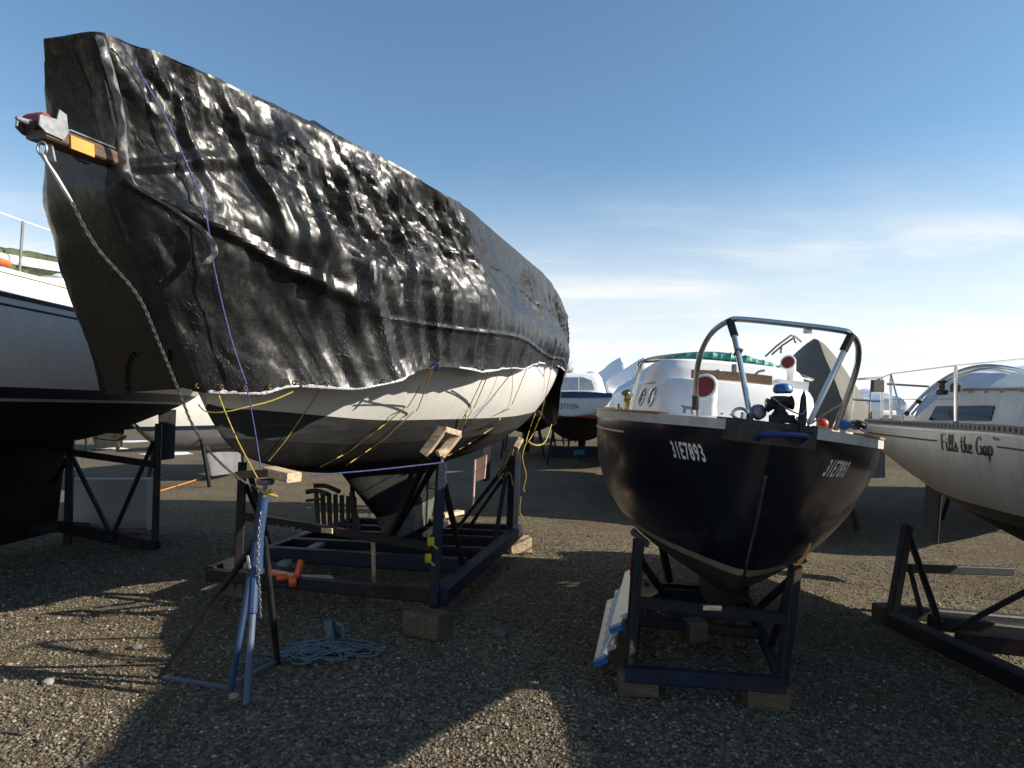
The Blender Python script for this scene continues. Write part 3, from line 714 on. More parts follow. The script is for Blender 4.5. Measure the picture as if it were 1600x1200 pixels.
# rolled front edge of the near flap, its rim highlight put into the grey, from the pulpit corner down past the bowsprit
def flap_edge():
    key = [(-.985, .16, 3.62), (-.92, .165, 3.46), (-.85, .155, 3.28), (-.78, .115, 3.08), (-.72, .12, 2.97), (-.60, .255, 2.87), (-.47, .37, 2.76), (-.43, .40, 2.66), (-.46, .36, 2.58)]
    p = catmull([W2(A, *q) for q in key], 10); rings = []; fwd = (W2(A, -1, 0, 0)-W2(A, 0, 0, 0)); outv = (W2(A, 0, 1, 0)-W2(A, 0, 0, 0))
    for k, q in enumerate(p):
        w = .026+.008*math.sin(k*.25)+.003*math.sin(k*1.1); w *= min(1, (len(p)-k)/8+.25)
        a = q+outv*.02-fwd*.02; b_ = q+outv*(.035+.008*math.sin(k*.9))+fwd*w*.6; c = q+outv*.012+fwd*w
        rings.append([a, b_, c, c-outv*.008, b_-outv*.016, a-outv*.012])
    return MB().loft(rings, True, True).build('rolled_edge', M['tarp_rim_highlight'], TARP, smooth=True, shade_angle=70)
M['tarp_rim_highlight'] = paint('grey_rim_highlight', (.16, .16, .165), .28, .3, 12, bump=.5, bscale=30)  # lighter than the sheet: the highlight along the rim is in the colour
flap_edge()

def tarp_pt(s01, row, out=.015):
    """point on the image-right side of the sheet; s01 index fraction, row 0 hem .. 95 lifeline"""
    Q = TS[1][int(s01), row]; return W2(A, Q[0], Q[1]+out, Q[2])
def tarp_near(px, py, rows=(0, 130)):
    best = None
    for i in range(0, 430, 2):
        for j in range(rows[0], rows[1], 2):
            Q = TS[1][i, j]; w = W2(A, *Q); e = abs(800+FPX*w.x/w.y-px)+abs(HOR-(w.z-EYE)*FPX/w.y-py)
            if best is None or e < best[0]: best = (e, i, j)
    return best[1], best[2]
# ================================================================== boat B: navy pocket cruiser, bow towards us, heeled a little on its cradle
thB = math.atan2(.188, .982)
B = thing('sailboat', 'small navy blue cruiser with white cabin and steel bow rail, bow facing the viewer', 'sailboat', (1.56, 4.0, 1.64), rx=R(6.3), rz=math.pi/2-thB, group='boats stored in the yard')
hB = Hull([-.03, .08, .3, .7, 1.2, 1.8, 2.5, 3.1, 3.75], [0, .20, .44, .75, .99, 1.13, 1.19, 1.16, 1.02],
          [-.03, 1, 2.6, 3.75], [0, -.035, -.05, -.02],
          [-.03, .08, .25, .42, .7, 1.2, 2.1, 3.0, 3.75], [0, -.30, -.68, -.98, -1.16, -1.28, -1.33, -1.22, -.85],
          sec=((0, 1.15, 1.1), (.15, 1.35, 1.2), (.35, 1.8, 1.5), (.6, 2.3, 1.9), (1, 2.0, 1.7)))
wlB = -.955
hB.band(B, 'topsides', M['navy'], None, wlB, rows=16)
hB.band(B, 'boot_stripe', M['tan_stripe'], wlB, wlB-.055, rows=3, out=.004)
hB.band(B, 'bottom', M['brown_bottom'], wlB-.055, None)
hB.transom(B, M['navy'])
hB.deck(B, M['deck_grey'], drop=.0)
hB.rail(B, 'toe_rail', M['rail_white'], .055, .065, out=.016, z0=-.035)
hB.rail(B, 'rail_cap', M['teak'], .075, .016, out=.022, z0=.031, X0=.55)
for sd in (1, -1):
    mb = MB(); rings = []
    for x in np.linspace(1.0 if sd < 0 else 1.42, 3.7, 40):
        z = hB.zs(x)-.125; y = hB.y(x, z)
        rings.append([(x, -sd*(y+.001), z-.008), (x, -sd*(y+.006), z-.006), (x, -sd*(y+.006), z+.006), (x, -sd*(y+.001), z+.008)])
    mb.loft(rings, True, True).build('pinstripe', M['gold'], B, world=False, smooth=True)
keel_fin(B, 'keel', M['brown_bottom'], (.75, 3.2, -1.22), (1.15, 2.9, -1.47), .34, .22)
# line of reflected light down the stem, added as a pale strip
mb = MB(); pts = []
for z in np.linspace(-.30, -1.0, 16):
    X = float(np.interp(-z, [.0, .30, .68, .98, 1.16], [-.03, .08, .25, .42, .7])); pts.append((X-.006, .0, z))
mb.tube(pts, .010, 6).build('stem_glint', M['steel'], B, world=False, smooth=True)
uv, tf = text_faces('31E7893', .026)
zc = lambda X: hB.zs(X)-.205
xa = find_X(hB, B, 1051, zc, -1, .3, 2.6); xb = find_X(hB, B, 1101, zc, -1, .2, 2.0)
hull_text(hB, B, 'registration_number', M['letter_white'], uv, tf, xa, xb, lambda X: hB.zs(X)-.26, .115, -1)
xa = find_X(hB, B, 1290, zc, 1, .1, 2.0); xb = find_X(hB, B, 1322, zc, 1, .1, 2.6)
hull_text(hB, B, 'registration_number', M['letter_white'], uv, tf, xa, xb, lambda X: hB.zs(X)-.26, .115, 1)
def LB(X, o, z): return W2(B, X, o, z)
# deckhouse
r2 = [.42, .42, .1, .1]
base = rounded([(1.26, -.60), (1.26, .60), (3.4, .88), (3.4, -.88)], r2, 7); topo = rounded([(1.46, -.56), (1.46, .56), (3.35, .82), (3.35, -.82)], r2, 7)
mb = MB(); moulded(mb, base, topo, -.03, .33, er=.06, crown=.05); cab = mb.build('cabin', M['white'], B, world=False, smooth=True, shade_angle=70)
base = rounded([(2.15, -.68), (2.15, .68), (3.35, .81), (3.35, -.81)], [.3, .3, .1, .1], 6); topo = rounded([(2.27, -.63), (2.27, .63), (3.28, .75), (3.28, -.75)], [.3, .3, .1, .1], 6)
mb = MB(); moulded(mb, base, topo, .30, .54, er=.06, crown=.05); mb.build('coachroof', M['white'], B, world=False, smooth=True, shade_angle=70)
def cab_side(X, w, side):
    t_ = (X-1.26)/2.14; yb = .60+.28*t_; yt = .56+.26*(X-1.46)/1.89
    return Vector((X, -side*(yb+(yt-yb)*w), -.03+.36*w))
for X in (2.2, 2.85):
    for side in (-1, 1):
        c = cab_side(X, .52, side); nx = (cab_side(X, .9, side)-cab_side(X, .1, side)); ax = (cab_side(X+.1, .5, side)-cab_side(X-.1, .5, side)).normalized()
        up = nx.normalized(); nn = ax.cross(up); nn = nn if nn.y*(-side) > 0 else -nn
        ring = [c+ax*.15*math.cos(a)+up*.088*math.sin(a)+nn*.006 for a in np.linspace(0, 2*math.pi, 28, endpoint=False)]
        pf = MB().tube(ring, .013, 8, closed=True).build('porthole', M['steel'], cab, world=False, smooth=True)
        MB().add([p-nn*.001 for p in ring], [tuple(range(28))]).build('glass', M['teal_glass'], cab, world=False)
def cowl(base_c, dirn, R0, hgt, parent):
    """cowl ventilator: neck, bend, flared mouth facing dirn, red throat"""
    d = Vector(dirn).normalized(); c = Vector(base_c); z = Vector((0, 0, 1))
    pts = [c, c+z*hgt*.35]; rad = [R0*.60, R0*.58]
    for k in range(1, 7):
        a = math.pi/2*k/6*.94; pts.append(c+z*(hgt*.35+hgt*.5*math.sin(a))+d*hgt*.42*(1-math.cos(a))-d*.0); rad.append(R0*(.58+.40*(k/6)**1.2))
    e = (pts[-1]-pts[-2]).normalized(); pts.append(pts[-1]+e*R0*.25); rad.append(R0*1.06)
    b = MB(); L = len(pts); b.tube(pts, rad, 24); b.f.pop()
    pc = b.build('cowl_vent', M['white'], parent, smooth=True, shade_angle=80)
    b = MB(); b.lathe([(R0*.90, .004), (R0*.88, .0), (R0*.80, -R0*.5), (R0*.4, -R0*.8), (0, -R0*.85)], pts[-1], e, 24)
    b.build('throat', M['red'], pc, smooth=True)
    q = pts[-1]; x_ = e.orthogonal().normalized(); y_ = e.cross(x_)
    MB().tube([q+(x_*math.cos(w)+y_*math.sin(w))*R0*.98 for w in np.linspace(0, 2*math.pi, 28, endpoint=False)], R0*.13, 8, closed=True).build('rim', M['white'], pc, smooth=True)
to_eye = lambda p: (Vector((0, 0, EYE))-Vector(p))
p = LB(1.02, -.28, .035); cowl(p, to_eye(p)+Vector((-2.2, 0, .4)), .094, .235, B)
p = LB(1.95, .46, .40); cowl(p, to_eye(p)+Vector((-2.4, 0, .5)), .060, .19, B)
mb = MB(); mb.loft([[LB(x, o, z) for x, o in ((1.84, .33), (1.84, .58), (2.1, .58), (2.1, .33))] for z in (.31, .41)], True, True); mb.build('vent_box', M['white'], B)
# forehatch with its teak lip and small fittings
mb = MB(); mb.loft([[LB(x, o, z) for x, o in ((1.66, -.34), (1.66, .34), (2.1, .36), (2.1, -.36))] for z in (.32, .365)], True, True); hat = mb.build('hatch', M['white'], B)
mb = MB(); pts = [LB(1.655-.03*(1-(q/.40)**2), q, .372+.012*(1-(q/.4)**2)) for q in np.linspace(-.40, .24, 13)]
rings = [[p+Vector(q) for q in ((0, -.018, -.035), (0, .018, -.035), (0, .018, .035), (0, -.018, .035))] for p in pts]
mb.loft(rings, True, True).build('teak_lip', M['teak'], hat, smooth=True, shade_angle=30)
mb = MB(); mb.lathe([(.028, 0), (.03, .05), (.026, .075), (0, .078)], LB(1.9, -.02, .43), n=14); mb.tube([LB(1.9, .14, .42), LB(1.88, .17, .46), LB(1.87, .22, .475)], .010, 6); mb.lathe([(.04, 0), (.035, .02), (0, .03)], LB(1.95, -.16, .42), n=12)
mb.build('hatch_fitting', M['galv'], hat, smooth=True)
# bow rail
rt = .0195
hoop = catmull([P(1087, 655, 4.75), P(1087, 600, 4.72), P(1094, 556, 4.66), P(1112, 521, 4.56), P(1138, 502, 4.50), P(1160, 499, 4.44), P(1240, 507, 4.32), P(1305, 515, 4.22), P(1330, 522, 4.2), P(1341, 543, 4.24), P(1338, 577, 4.3), P(1322, 625, 4.36), P(1304, 672, 4.4)], 8)
pul = MB().tube(hoop, rt, 10).build('bow_rail', M['steel'], B, smooth=True)
for pts in ([P(1142, 503, 4.48), P(1158, 575, 4.35), P(1174, 660, 4.25)], [P(1330, 524, 4.2), P(1300, 588, 4.2), P(1264, 662, 4.2)]):
    MB().tube(catmull(pts, 6), rt*.95, 10).build('rail_leg', M['steel'], pul, smooth=True)
for a_, b2_, r_ in ((P(1140, 500, 4.49), P(1148, 525, 4.44), .026), (P(1331, 522, 4.2), P(1318, 548, 4.2), .026), (P(1087, 640, 4.745), P(1087, 618, 4.73), .025), (P(1149, 548, 4.41), P(1158, 553, 4.4), .033)):
    MB().tube([a_, b2_], r_, 10).build('rail_clamp', M['rubber'], pul, smooth=True)
mb = MB(); mb.box(P(1262, 515, 4.29), (.05, .01, .05)); mb.build('lamp_bracket', M['alu'], pul)
# windscreen and the rolled green sheet behind it
mb = MB()
arc = catmull([LB(3.5, -.90, .0), LB(3.48, -.86, .42), LB(3.45, -.82, .57), LB(3.4, -.4, .68), LB(3.35, 0, .72), LB(3.4, .4, .68), LB(3.45, .86, .57), LB(3.42, .98, .54)], 6); mb.tube(arc, .017, 8)
mb.tube(catmull([LB(3.42, -.84, .55), LB(3.2, -.4, .60), LB(3.15, 0, .62), LB(3.2, .4, .60), LB(3.4, .95, .52)], 6), .014, 8)
mb.tube([LB(3.6, -.9, .02), LB(3.46, -.83, .55)], .016, 8)
ws = mb.build('windscreen_frame', M['steel'], B, smooth=True)
mb = MB(); base_pts = [LB(3.3, -.84, .565), LB(3.1, -.42, .60), LB(3.05, 0, .615), LB(3.1, .42, .60), LB(3.3, .86, .555)]; top_pts = [LB(3.43, -.80, .575), LB(3.4, -.4, .665), LB(3.36, 0, .70), LB(3.4, .4, .665), LB(3.44, .84, .575)]
mb.loft([catmull(base_pts, 6), catmull(top_pts, 6)], closed=False).build('windscreen_glass', M['teal_glass'], ws, smooth=True)
mb = MB(); pts = [LB(3.15-.1*(q/.7)**2*-1, q, .655-.06*(q/.6)**2+.008*math.sin(q*31)) for q in np.linspace(-.55, .66, 40)]
mb.tube(pts, [.018+.034*math.sin(math.pi*k/39)**.6+.008*math.sin(k*2.3)+.004*math.sin(k*5.1) for k in range(40)], 12)
single(mb, 'rolled_sheet', M['green_sheet'], 'rolled green plastic sheet lying along the windscreen of the navy cruiser', 'tarp', smooth=True)
# bow platform, windlass, anchor
mb = MB(); mb.loft([[LB(x, o, z) for x, o in ((-.10, -.22), (-.10, .22), (.30, .30), (.30, -.30))] for z in (-.10, .035)], True, True); mb.build('bow_platform', M['wood_dark'], B)
wd = None
mb = MB(); mb.box(LB(.12, .06, .06), (.11, .13, .05)); mb.lathe([(.045, 0), (.05, .03), (.034, .05), (.034, .09), (.055, .10), (.055, .135), (.03, .14)], LB(.12, .05, .06), n=18)
mb.lathe([(.03, -.08), (.045, -.075), (.03, -.045), (.03, .045), (.045, .075), (.03, .08)], LB(.13, .04, .15), (1, 0, .1), 16)
wd = mb.build('windlass', M['rubber'], B, smooth=True)
mb = MB(); mb.lathe([(.045, 0), (.058, .012), (.058, .035), (.045, .055), (.02, .062), (0, .063)], LB(.12, .05, .215), n=20); mb.build('cap', M['blue_plastic'], wd, smooth=True)
mb = MB(); mb.tube(catmull([LB(.05, -.02, .18), LB(-.02, .06, .12), LB(-.03, .14, .10), LB(.05, .17, .16)], 8), .005, 6); mb.lathe([(.035, 0), (.05, .02), (.045, .05), (.02, .06)], LB(.16, -.09, .08), (.3, -1, .2), 14); mb.build('brake_lever', M['galv'], wd, smooth=True)
an = MB(); an.beam(LB(.35, .16, .06), LB(-.16, .12, .02), .022, .05)
fl = [(-.20, .12, -.10), (-.12, .20, -.02), (-.02, .13, .03), (-.12, .04, -.02)]
an.loft([[LB(*q) for q in fl], [LB(q[0]+.012, q[1], q[2]+.02) for q in fl]], True, True)
an.tube([LB(.02, .155, .0), LB(.02, .155, .10), LB(.03, .15, .20), LB(.035, .15, .245)], [.028, .026, .017, .002], 8)
single(an, 'anchor', M['rubber'], 'dark plough anchor stowed on the bow platform of the navy cruiser', 'anchor', smooth=False)
mb = MB(); mb.tube([LB(.2, -.17, .03)+Vector((.045*math.cos(a), 0, .035+.035*math.sin(a))) for a in np.linspace(0, 2*math.pi, 16, endpoint=False)], .010, 6, closed=True); mb.tube([LB(.2, -.14, .02), LB(.2, -.14, .075)], .03, 10); mb.build('mooring_ring', M['steel'], B, smooth=True)
mb = MB(); mb.tube(catmull([P(1182, 690, 3.98), P(1186, 682, 3.88), P(1198, 678, 3.82), P(1228, 679, 3.79), P(1256, 681, 3.82), P(1264, 685, 3.88), P(1270, 694, 3.98)], 6), .016, 8); mb.build('bow_fender', M['blue_stripe'], B, smooth=True)
def cleat(c, ax, parent, mat=M['galv'], s=.09):
    c = Vector(c); ax = Vector(ax).normalized(); z = Vector((0, 0, 1)); b = MB()
    b.tube([c-ax*s+z*.055, c-ax*s*.4+z*.045, c+ax*s*.4+z*.045, c+ax*s+z*.055], [.007, .011, .011, .007], 8)
    b.tube([c-ax*.03, c-ax*.025+z*.045], .010, 8); b.tube([c+ax*.03, c+ax*.025+z*.045], .010, 8)
    return b.build('cleat', mat, parent, smooth=True)
aftB = LB(1, 0, 0)-LB(0, 0, 0); crossB = LB(0, 1, 0)-LB(0, 0, 0)
cleat(LB(2.5, -1.0, .0), aftB, B); cleat(LB(.75, -.45, .03), crossB, B, s=.05); cleat(LB(.6, .30, .03), crossB, B, s=.05)
mb = MB(); mb.lathe([(.03, 0), (.034, .03), (.02, .05), (0, .055)], LB(.8, -.40, .05), n=12); mb.lathe([(.012, 0), (.014, .012), (0, .014)], LB(.6, -.24, .05), n=8); mb.lathe([(.012, 0), (.014, .012), (0, .014)], LB(.55, -.18, .05), n=8); mb.build('deck_filler', M['steel'], B, smooth=True)
mb = MB(); mb.lathe([(.055, 0), (.058, .02), (.036, .035), (.034, .08), (.055, .10), (.05, .115), (0, .117)], LB(3.6, -.93, .12), (-.5, -.5, 1), n=18); mb.beam(LB(3.6, -.93, .0), LB(3.6, -.93, .13), .08, .08); mb.build('winch', M['brass'], B, smooth=True)
# clutter on the near side deck
mb = MB(); mb.lathe([(0, -.03), (.027, -.024), (.040, -.008), (.042, .008), (.03, .022), (.012, .027), (0, .028)], LB(.95, .50, .06), (-.3, -1, .1), 18)
single(mb, 'fender', M['red_bright'], 'round red fender lying on the side deck of the navy cruiser', 'fender', smooth=True)
mb = MB(); mb.lathe([(.03, 0), (.045, .02), (.045, .05), (.02, .065), (0, .066)], LB(.85, .62, .04), n=14)
single(mb, 'float', M['blue_plastic'], 'small blue float beside the red fender on the navy cruiser deck', 'float', smooth=True)
mb = MB(); pts = []
for k in range(70):
    a = k*.55; r_ = .06+.02*math.sin(k*1.3); pts.append(LB(1.15+r_*math.cos(a), .80+.7*r_*math.sin(a), .05+.0009*k+.008*math.sin(k*2.1)))
mb.tube(pts, .009, 6); single(mb, 'rope_coil', M['rubber'], 'dark coil of rope on the side deck of the navy cruiser', 'rope', smooth=True)
mb = MB(); mb.beam(P(1272, 668, 4.5), P(1352, 683, 5.6), .035, .03); single(mb, 'boathook', M['wood_pad'], 'pale wooden pole lying along the side deck of the navy cruiser', 'pole')
mb = MB(); mb.tube(catmull([P(1322, 628, 4.35), P(1300, 640, 4.4), P(1280, 653, 4.45), P(1268, 662, 4.4)], 6), .007, 6); single(mb, 'lashing_line', M['wood_pad'], 'thin tan line tied from the bow rail down to the deck of the navy cruiser', 'rope', smooth=True)

# ================================================================== cradles
def cradle(label, mat, beams, posts, braces, pads=(), w=.10, extra=None, group='steel boat cradles', lattice=()):
    a = Vector(beams[0][0]); b_ = Vector(beams[0][1])
    loc = (a+b_)/2; loc.z = gz(loc.x, loc.y)
    t = thing('boat_cradle', label, 'cradle', loc, group=group)
    for q in beams: MB().beam(q[0], q[1], q[2] if len(q) > 2 else w, q[3] if len(q) > 3 else w*1.1).build('base_beam', q[4] if len(q) > 4 else mat, t)
    for q in posts: MB().beam(q[0], q[1], q[2] if len(q) > 2 else .065, q[2] if len(q) > 2 else .065, up=(1, .3, 0)).build('post', q[3] if len(q) > 3 else mat, t)
    for q in braces: MB().beam(q[0], q[1], q[2] if len(q) > 2 else .04, q[3] if len(q) > 3 else .04).build('brace', q[4] if len(q) > 4 else mat, t)
    return t
def screw(t, a, b, r=.013, mat=None): return MB().tube([a, b], r, 8).build('screw_rod', mat or M['galv'], t, smooth=True)
def pad(t, c, along, across, L, w, h, mat=None):
    c = Vector(c); al = Vector(along).normalized()
    return MB().beam(c-al*L/2, c+al*L/2, w, h, up=across).build('timber_pad', mat or M['wood_pad'], t)
def block(c, size, rz, label, mat=None, group='timber blocks under the cradles'):
    mb = MB(); c = Vector(c); z0 = gz(c.x, c.y)-.01
    mb.box((c.x, c.y, z0+size[2]/2), size, rz); o = single(mb, 'timber_block', mat or M['wood_block'], label, 'timber block', group=group); return o
def LA(X, o, z): return W2(A, X, o, z)
fb = M['frame_blue']; fk = M['frame_black']
# cradle under the tarped yacht
RF, LF, RR, LR = LA(1.36, 1.17, .23), LA(1.62, -1.16, .23), LA(4.2, 1.20, .27), LA(4.3, -1.05, .27)
ctA = cradle('large dark blue steel cradle holding up the tarped yacht', fk,
    [(LF, RF, .10, .10), (RF, RR, .12, .15, fb), (RR, LR, .10, .14), (LR, LF, .10, .14), (LA(2.3, -1.1, .29), LA(2.2, 1.13, .29), .12, .14, fb), (LA(2.95, -1.08, .26), LA(2.9, 1.14, .26), .12, .12), (LA(3.5, -1.06, .26), LA(3.5, 1.15, .26), .10, .12), (LA(3.9, -1.06, .26), LA(3.9, 1.15, .26), .10, .12)],
    [(P(676, 975, 5.44), P(690, 722, 5.5), .075, fb), (P(372, 918, 6.25), P(379, 722, 6.3), .075), (P(802, 858, 8.2), P(808, 706, 8.2), .08, fb), (P(795, 850, 8.0), P(800, 712, 7.9), .07), (P(428, 880, 8.1), P(392, 745, 7.9), .06), (LA(4.25, -1.0, .3), LA(4.2, -1.02, 1.35), .06)],
    [(P(374, 805, 6.28), P(680, 856, 5.5), .05, .07), (P(690, 735, 5.5), P(728, 906, 6.4), .045, .045), (P(795, 722, 7.9), P(716, 824, 8.2), .04), (P(800, 728, 7.95), P(733, 824, 8.25), .04), (P(793, 728, 7.9), P(768, 880, 7.2), .045), (P(700, 690, 5.6), P(615, 835, 6.8), .045), (P(385, 760, 6.3), P(418, 838, 7.3), .04), (P(668, 715, 5.5), P(608, 842, 6.4), .05, .05)])
screw(ctA, P(690, 725, 5.5), P(692, 688, 5.5)); screw(ctA, P(808, 708, 8.2), P(811, 694, 8.2)); screw(ctA, P(799, 714, 7.9), P(802, 702, 7.9), .012); screw(ctA, P(379, 725, 6.3), P(378, 700, 6.3))
up_ = (LA(1.5, 1.0, 1.4)-LA(1.5, 1.25, 1.7))
for a, b_ in (((692, 670, 5.42), (662, 710, 5.40)), ((716, 677, 5.52), (688, 712, 5.46))):
    MB().beam(P(*a), P(*b_), .055, .075, up=(-.8, .2, .5)).build('timber_pad', M['wood_pad'], ctA)
MB().beam(P(693, 671, 5.42), P(717, 678, 5.52), .07, .05).build('timber_pad', M['wood_pad'], ctA)
MB().beam(P(684, 709, 5.38), P(697, 703, 5.42), .06, .05).build('timber_pad', M['wood_pad'], ctA)
MB().beam(P(806, 700, 8.15), P(814, 686, 8.2), .09, .07, up=(1, 0, 0)).build('timber_pad', M['wood_pad'], ctA)
MB().box(P(511, 829, 5.85), (.12, .012, .045), rz=-.47).build('wood_tag', M['wood_plank'], ctA)
for q in ((673, 846, 5.43, .05, .07), (669, 872, 5.42, .045, .07)):
    mb = MB(); c = P(*q[:3]); mb.box(c, (q[3], q[3], q[4]), rz=.3); mb.beam(c+Vector((.0, -.03, 0)), c+Vector((.06, -.05, -.05)), .03, .004); mb.build('warning_tape', M['yellow_tape'], ctA)
uv2, tf2 = text_faces('F STA', .0)
pa, pb = P(438, 822, 6.02), P(480, 829, 5.92); dx = pb-pa
MB().add([pa+dx*u+Vector((-.02, -.055, -.018+.045*v_)) for u, v_ in uv2], tf2).build('chalk_letters', M['chalk'], ctA, fix=False)
block(G(668, 993), (.32, .20, .20), -.48, 'weathered timber block under the near corner of the large cradle')
block(G(372, 930), (.30, .20, .20), -.4, 'dark timber block under the left corner of the large cradle')
block(G(812, 863), (.26, .18, .20), .3, 'pale sunlit timber block under the far right corner of the large cradle', M['wood_pad'])
# small things lying in the cradle
mb = MB(); a = G(585, 932); mb.beam(a, P(583, 846, 5.75), .035, .02, up=(0, 1, 0)); single(mb, 'wooden_lath', M['wood_plank'], 'thin upright wooden lath leaning on the large cradle', 'lath')
j = thing('trolley_jack', 'orange steel jack lying on the gravel inside the large cradle', 'jack', G(445, 912))
MB().beam(P(408, 893, 6.1), P(462, 903, 5.9), .10, .05).build('beam_body', M['orange'], j); MB().beam(P(463, 905, 5.9), P(471, 875, 5.95), .07, .045, up=(1, 0, 0)).build('lifting_arm', M['orange'], j)
mb = MB(); mb.lathe([(.045, -.03), (.05, -.02), (.05, .02), (.045, .03)], P(458, 908, 5.85), (1, .2, 0), 14); mb.lathe([(.03, -.04), (.032, .04)], P(440, 902, 5.9), (1, .2, 0), 12); mb.build('wheel', M['orange'], j, smooth=True)
mb = MB(); mb.beam(P(462, 902, 6.0), P(518, 903, 6.15), .12, .03); single(mb, 'plank', M['wood_plank'], 'short pale plank lying beside the orange jack', 'plank')
mb = MB(); mb.beam(P(440, 882, 6.6), P(505, 848, 7.4), .10, .04); single(mb, 'plank', M['pale_board'], 'grey weathered plank lying behind the orange jack', 'plank')
for k, (a, b_, w) in enumerate((((690, 806, 8.4), (720, 800, 8.7), .12), ((688, 822, 8.0), (706, 812, 8.2), .08), ((665, 836, 7.6), (690, 818, 7.9), .08))):
    mb = MB(); mb.beam(P(*a), P(*b_), w, .05); single(mb, 'plywood_scrap', M['wood_plank'], ['broad sunlit plywood offcut behind the keel of the tarped yacht', 'small pale plywood offcut below the broad one by the keel', 'slanted pale timber wedge against the keel shoe'][k], 'plywood')
# dark slatted bench behind the front brace
bn = thing('slatted_bench', 'dark weathered wooden slatted bench standing behind the cradle', 'bench', G(522, 832))
for a, b_ in (((478, 769, 7.4), (512, 772, 7.3)), ((490, 759, 7.6), (530, 768, 7.5))):
    MB().tube(catmull([P(*a), P((a[0]+b_[0])/2, (a[1]+b_[1])/2-4, a[2]), P(*b_)], 4), .028, 6).build('top_rail', M['wood_dark'], bn)
MB().beam(P(480, 782, 7.4), P(505, 780, 7.3), .05, .03).build('cross_rail', M['wood_dark'], bn)
for k in range(7): MB().beam(P(494+k*10, 768+k*1.5, 7.45+.03*k), P(497+k*9.5, 824+k*1.5, 7.3+.03*k), .045, .03, up=(0, 1, 0)).build('slat', M['wood_dark'], bn)
MB().beam(P(548, 770, 7.6), P(562, 828, 7.3), .04, .03, up=(0, 1, 0)).build('slat', M['wood_dark'], bn)
# cradle under the navy cruiser
ctB = cradle('narrow dark blue steel cradle under the navy cruiser', fk,
    [(P(976, 1052, 4.12), P(1226, 1070, 4.0), .08, .09, fb), (P(1222, 1062, 4.05), P(1163, 925, 6.3), .07, .08, fb), (P(984, 1046, 4.15), P(1003, 915, 6.4), .07, .08), (P(1003, 915, 6.4), P(1163, 925, 6.3), .07, .08), (P(988, 968, 4.95), P(1186, 990, 4.85), .07, .07), (P(998, 925, 5.9), P(1168, 938, 5.8), .07, .10)],
    [(P(984, 1045, 4.14), P(998, 842, 4.35), .06), (P(1221, 1066, 4.02), P(1243, 882, 4.1), .065), (P(1046, 908, 6.3), P(1034, 850, 6.2), .06), (P(1165, 925, 6.3), P(1165, 885, 6.2), .06)],
    [(P(990, 940, 4.25), P(1236, 968, 4.06), .05, .07), (P(1000, 875, 4.33), P(1046, 940, 5.6), .045), (P(1236, 905, 4.1), P(1172, 962, 5.2), .04), (P(1234, 915, 4.1), P(1204, 1012, 4.6), .04)])
MB().box(P(1113, 950, 4.12), (.11, .012, .03), rz=-.12).build('wood_tag', M['wood_plank'], ctB)
pad(ctB, P(1000, 840, 4.45), LB(0, .5, -.35)-LB(0, 0, 0), (0, 0, 1), .14, .09, .035, M['wood_dark']); pad(ctB, P(1243, 878, 4.2), LB(0, -.5, -.3)-LB(0, 0, 0), (0, 0, 1), .12, .08, .035, M['wood_dark'])
mb = MB(); mb.box(P(1085, 985, 4.9), (.14, .14, .16), rz=.2); mb.build('keel_block', M['wood_block'], ctB)
mb = MB(); mb.box(P(1097, 960, 5.2), (.5, .2, .05), rz=.2); mb.build('keel_plate', M['wood_dark'], ctB)
block(P(996, 1066, 4.16), (.24, .16, .16), -.1, 'weathered timber block under the left foot of the navy cruiser cradle'); block(P(1196, 1084, 4.06), (.24, .16, .15), -.1, 'weathered timber block under the right foot of the navy cruiser cradle')
mb = MB(); mb.tube(catmull([P(1244, 884, 4.1), P(1250, 876, 4.08), P(1258, 868, 4.1), P(1266, 850, 4.2)], 5), .009, 6); mb.tube(catmull([P(1240, 882, 4.05), P(1250, 880, 4.05), P(1262, 862, 4.15)], 5), .008, 6)
single(mb, 'lashing_rope', M['orange_rope'], 'orange rope tied round the right post of the navy cruiser cradle', 'rope', smooth=True)
for k, px in enumerate((985, 1006)):
    mb = MB(); mb.tube(catmull([P(992+8*k, 852, 4.4), P(px+1, 875, 4.5), P(px+4*k, 900, 4.6)], 6), .005, 6)
    single(mb, 'red_cord', M['red_bright'], ['thin red cord hanging outside the left post of the navy cruiser cradle', 'thin red cord hanging inside the left post of the navy cruiser cradle'][k], 'cord', smooth=True)
mb = MB()
for k in range(4): mb.tube([P(1010, 917, 5.2)+Vector((.10*(1-.18*k)*math.cos(a), .02*k, .07*(1-.18*k)*math.sin(a))) for a in np.linspace(0, 6.283, 20, endpoint=False)], .011, 6, closed=True)
single(mb, 'hose_coil', M['gold'], 'coiled dull yellow hose behind the left post of the navy cruiser cradle', 'hose', smooth=True)
# aluminium ladder lying on edge against that cradle
ld = thing('ladder', 'aluminium extension ladder lying on edge beside the navy cruiser cradle', 'ladder', G(950, 1042))
L0, L1 = P(938, 1034, 4.22), P(957, 938, 5.35); U0, U1 = P(963, 982, 4.3), P(985, 893, 5.4)
for a, b_ in ((L0, L1), (U0, U1)):
    MB().beam(a, b_, .03, .085, up=(1, 0, .5)).build('side_rail', M['alu'], ld)
    MB().beam(a-(b_-a)*.012, a+(b_-a)*.03, .036, .092, up=(1, 0, .5)).build('rubber_foot', M['blue_plastic'], ld)
for k in range(7):
    w = .07+.14*k; MB().tube([L0+(L1-L0)*w, U0+(U1-U0)*w], .016, 8).build('rung', M['alu'], ld, smooth=True)
L0, L1, U0, U1 = [q+Vector((.075, .10, .05)) for q in (L0, L1, U0, U1)]
for a, b_ in ((U0, U1), (L0, L1)): MB().beam(a, b_, .03, .075, up=(1, 0, .5)).build('side_rail', M['alu'], ld)
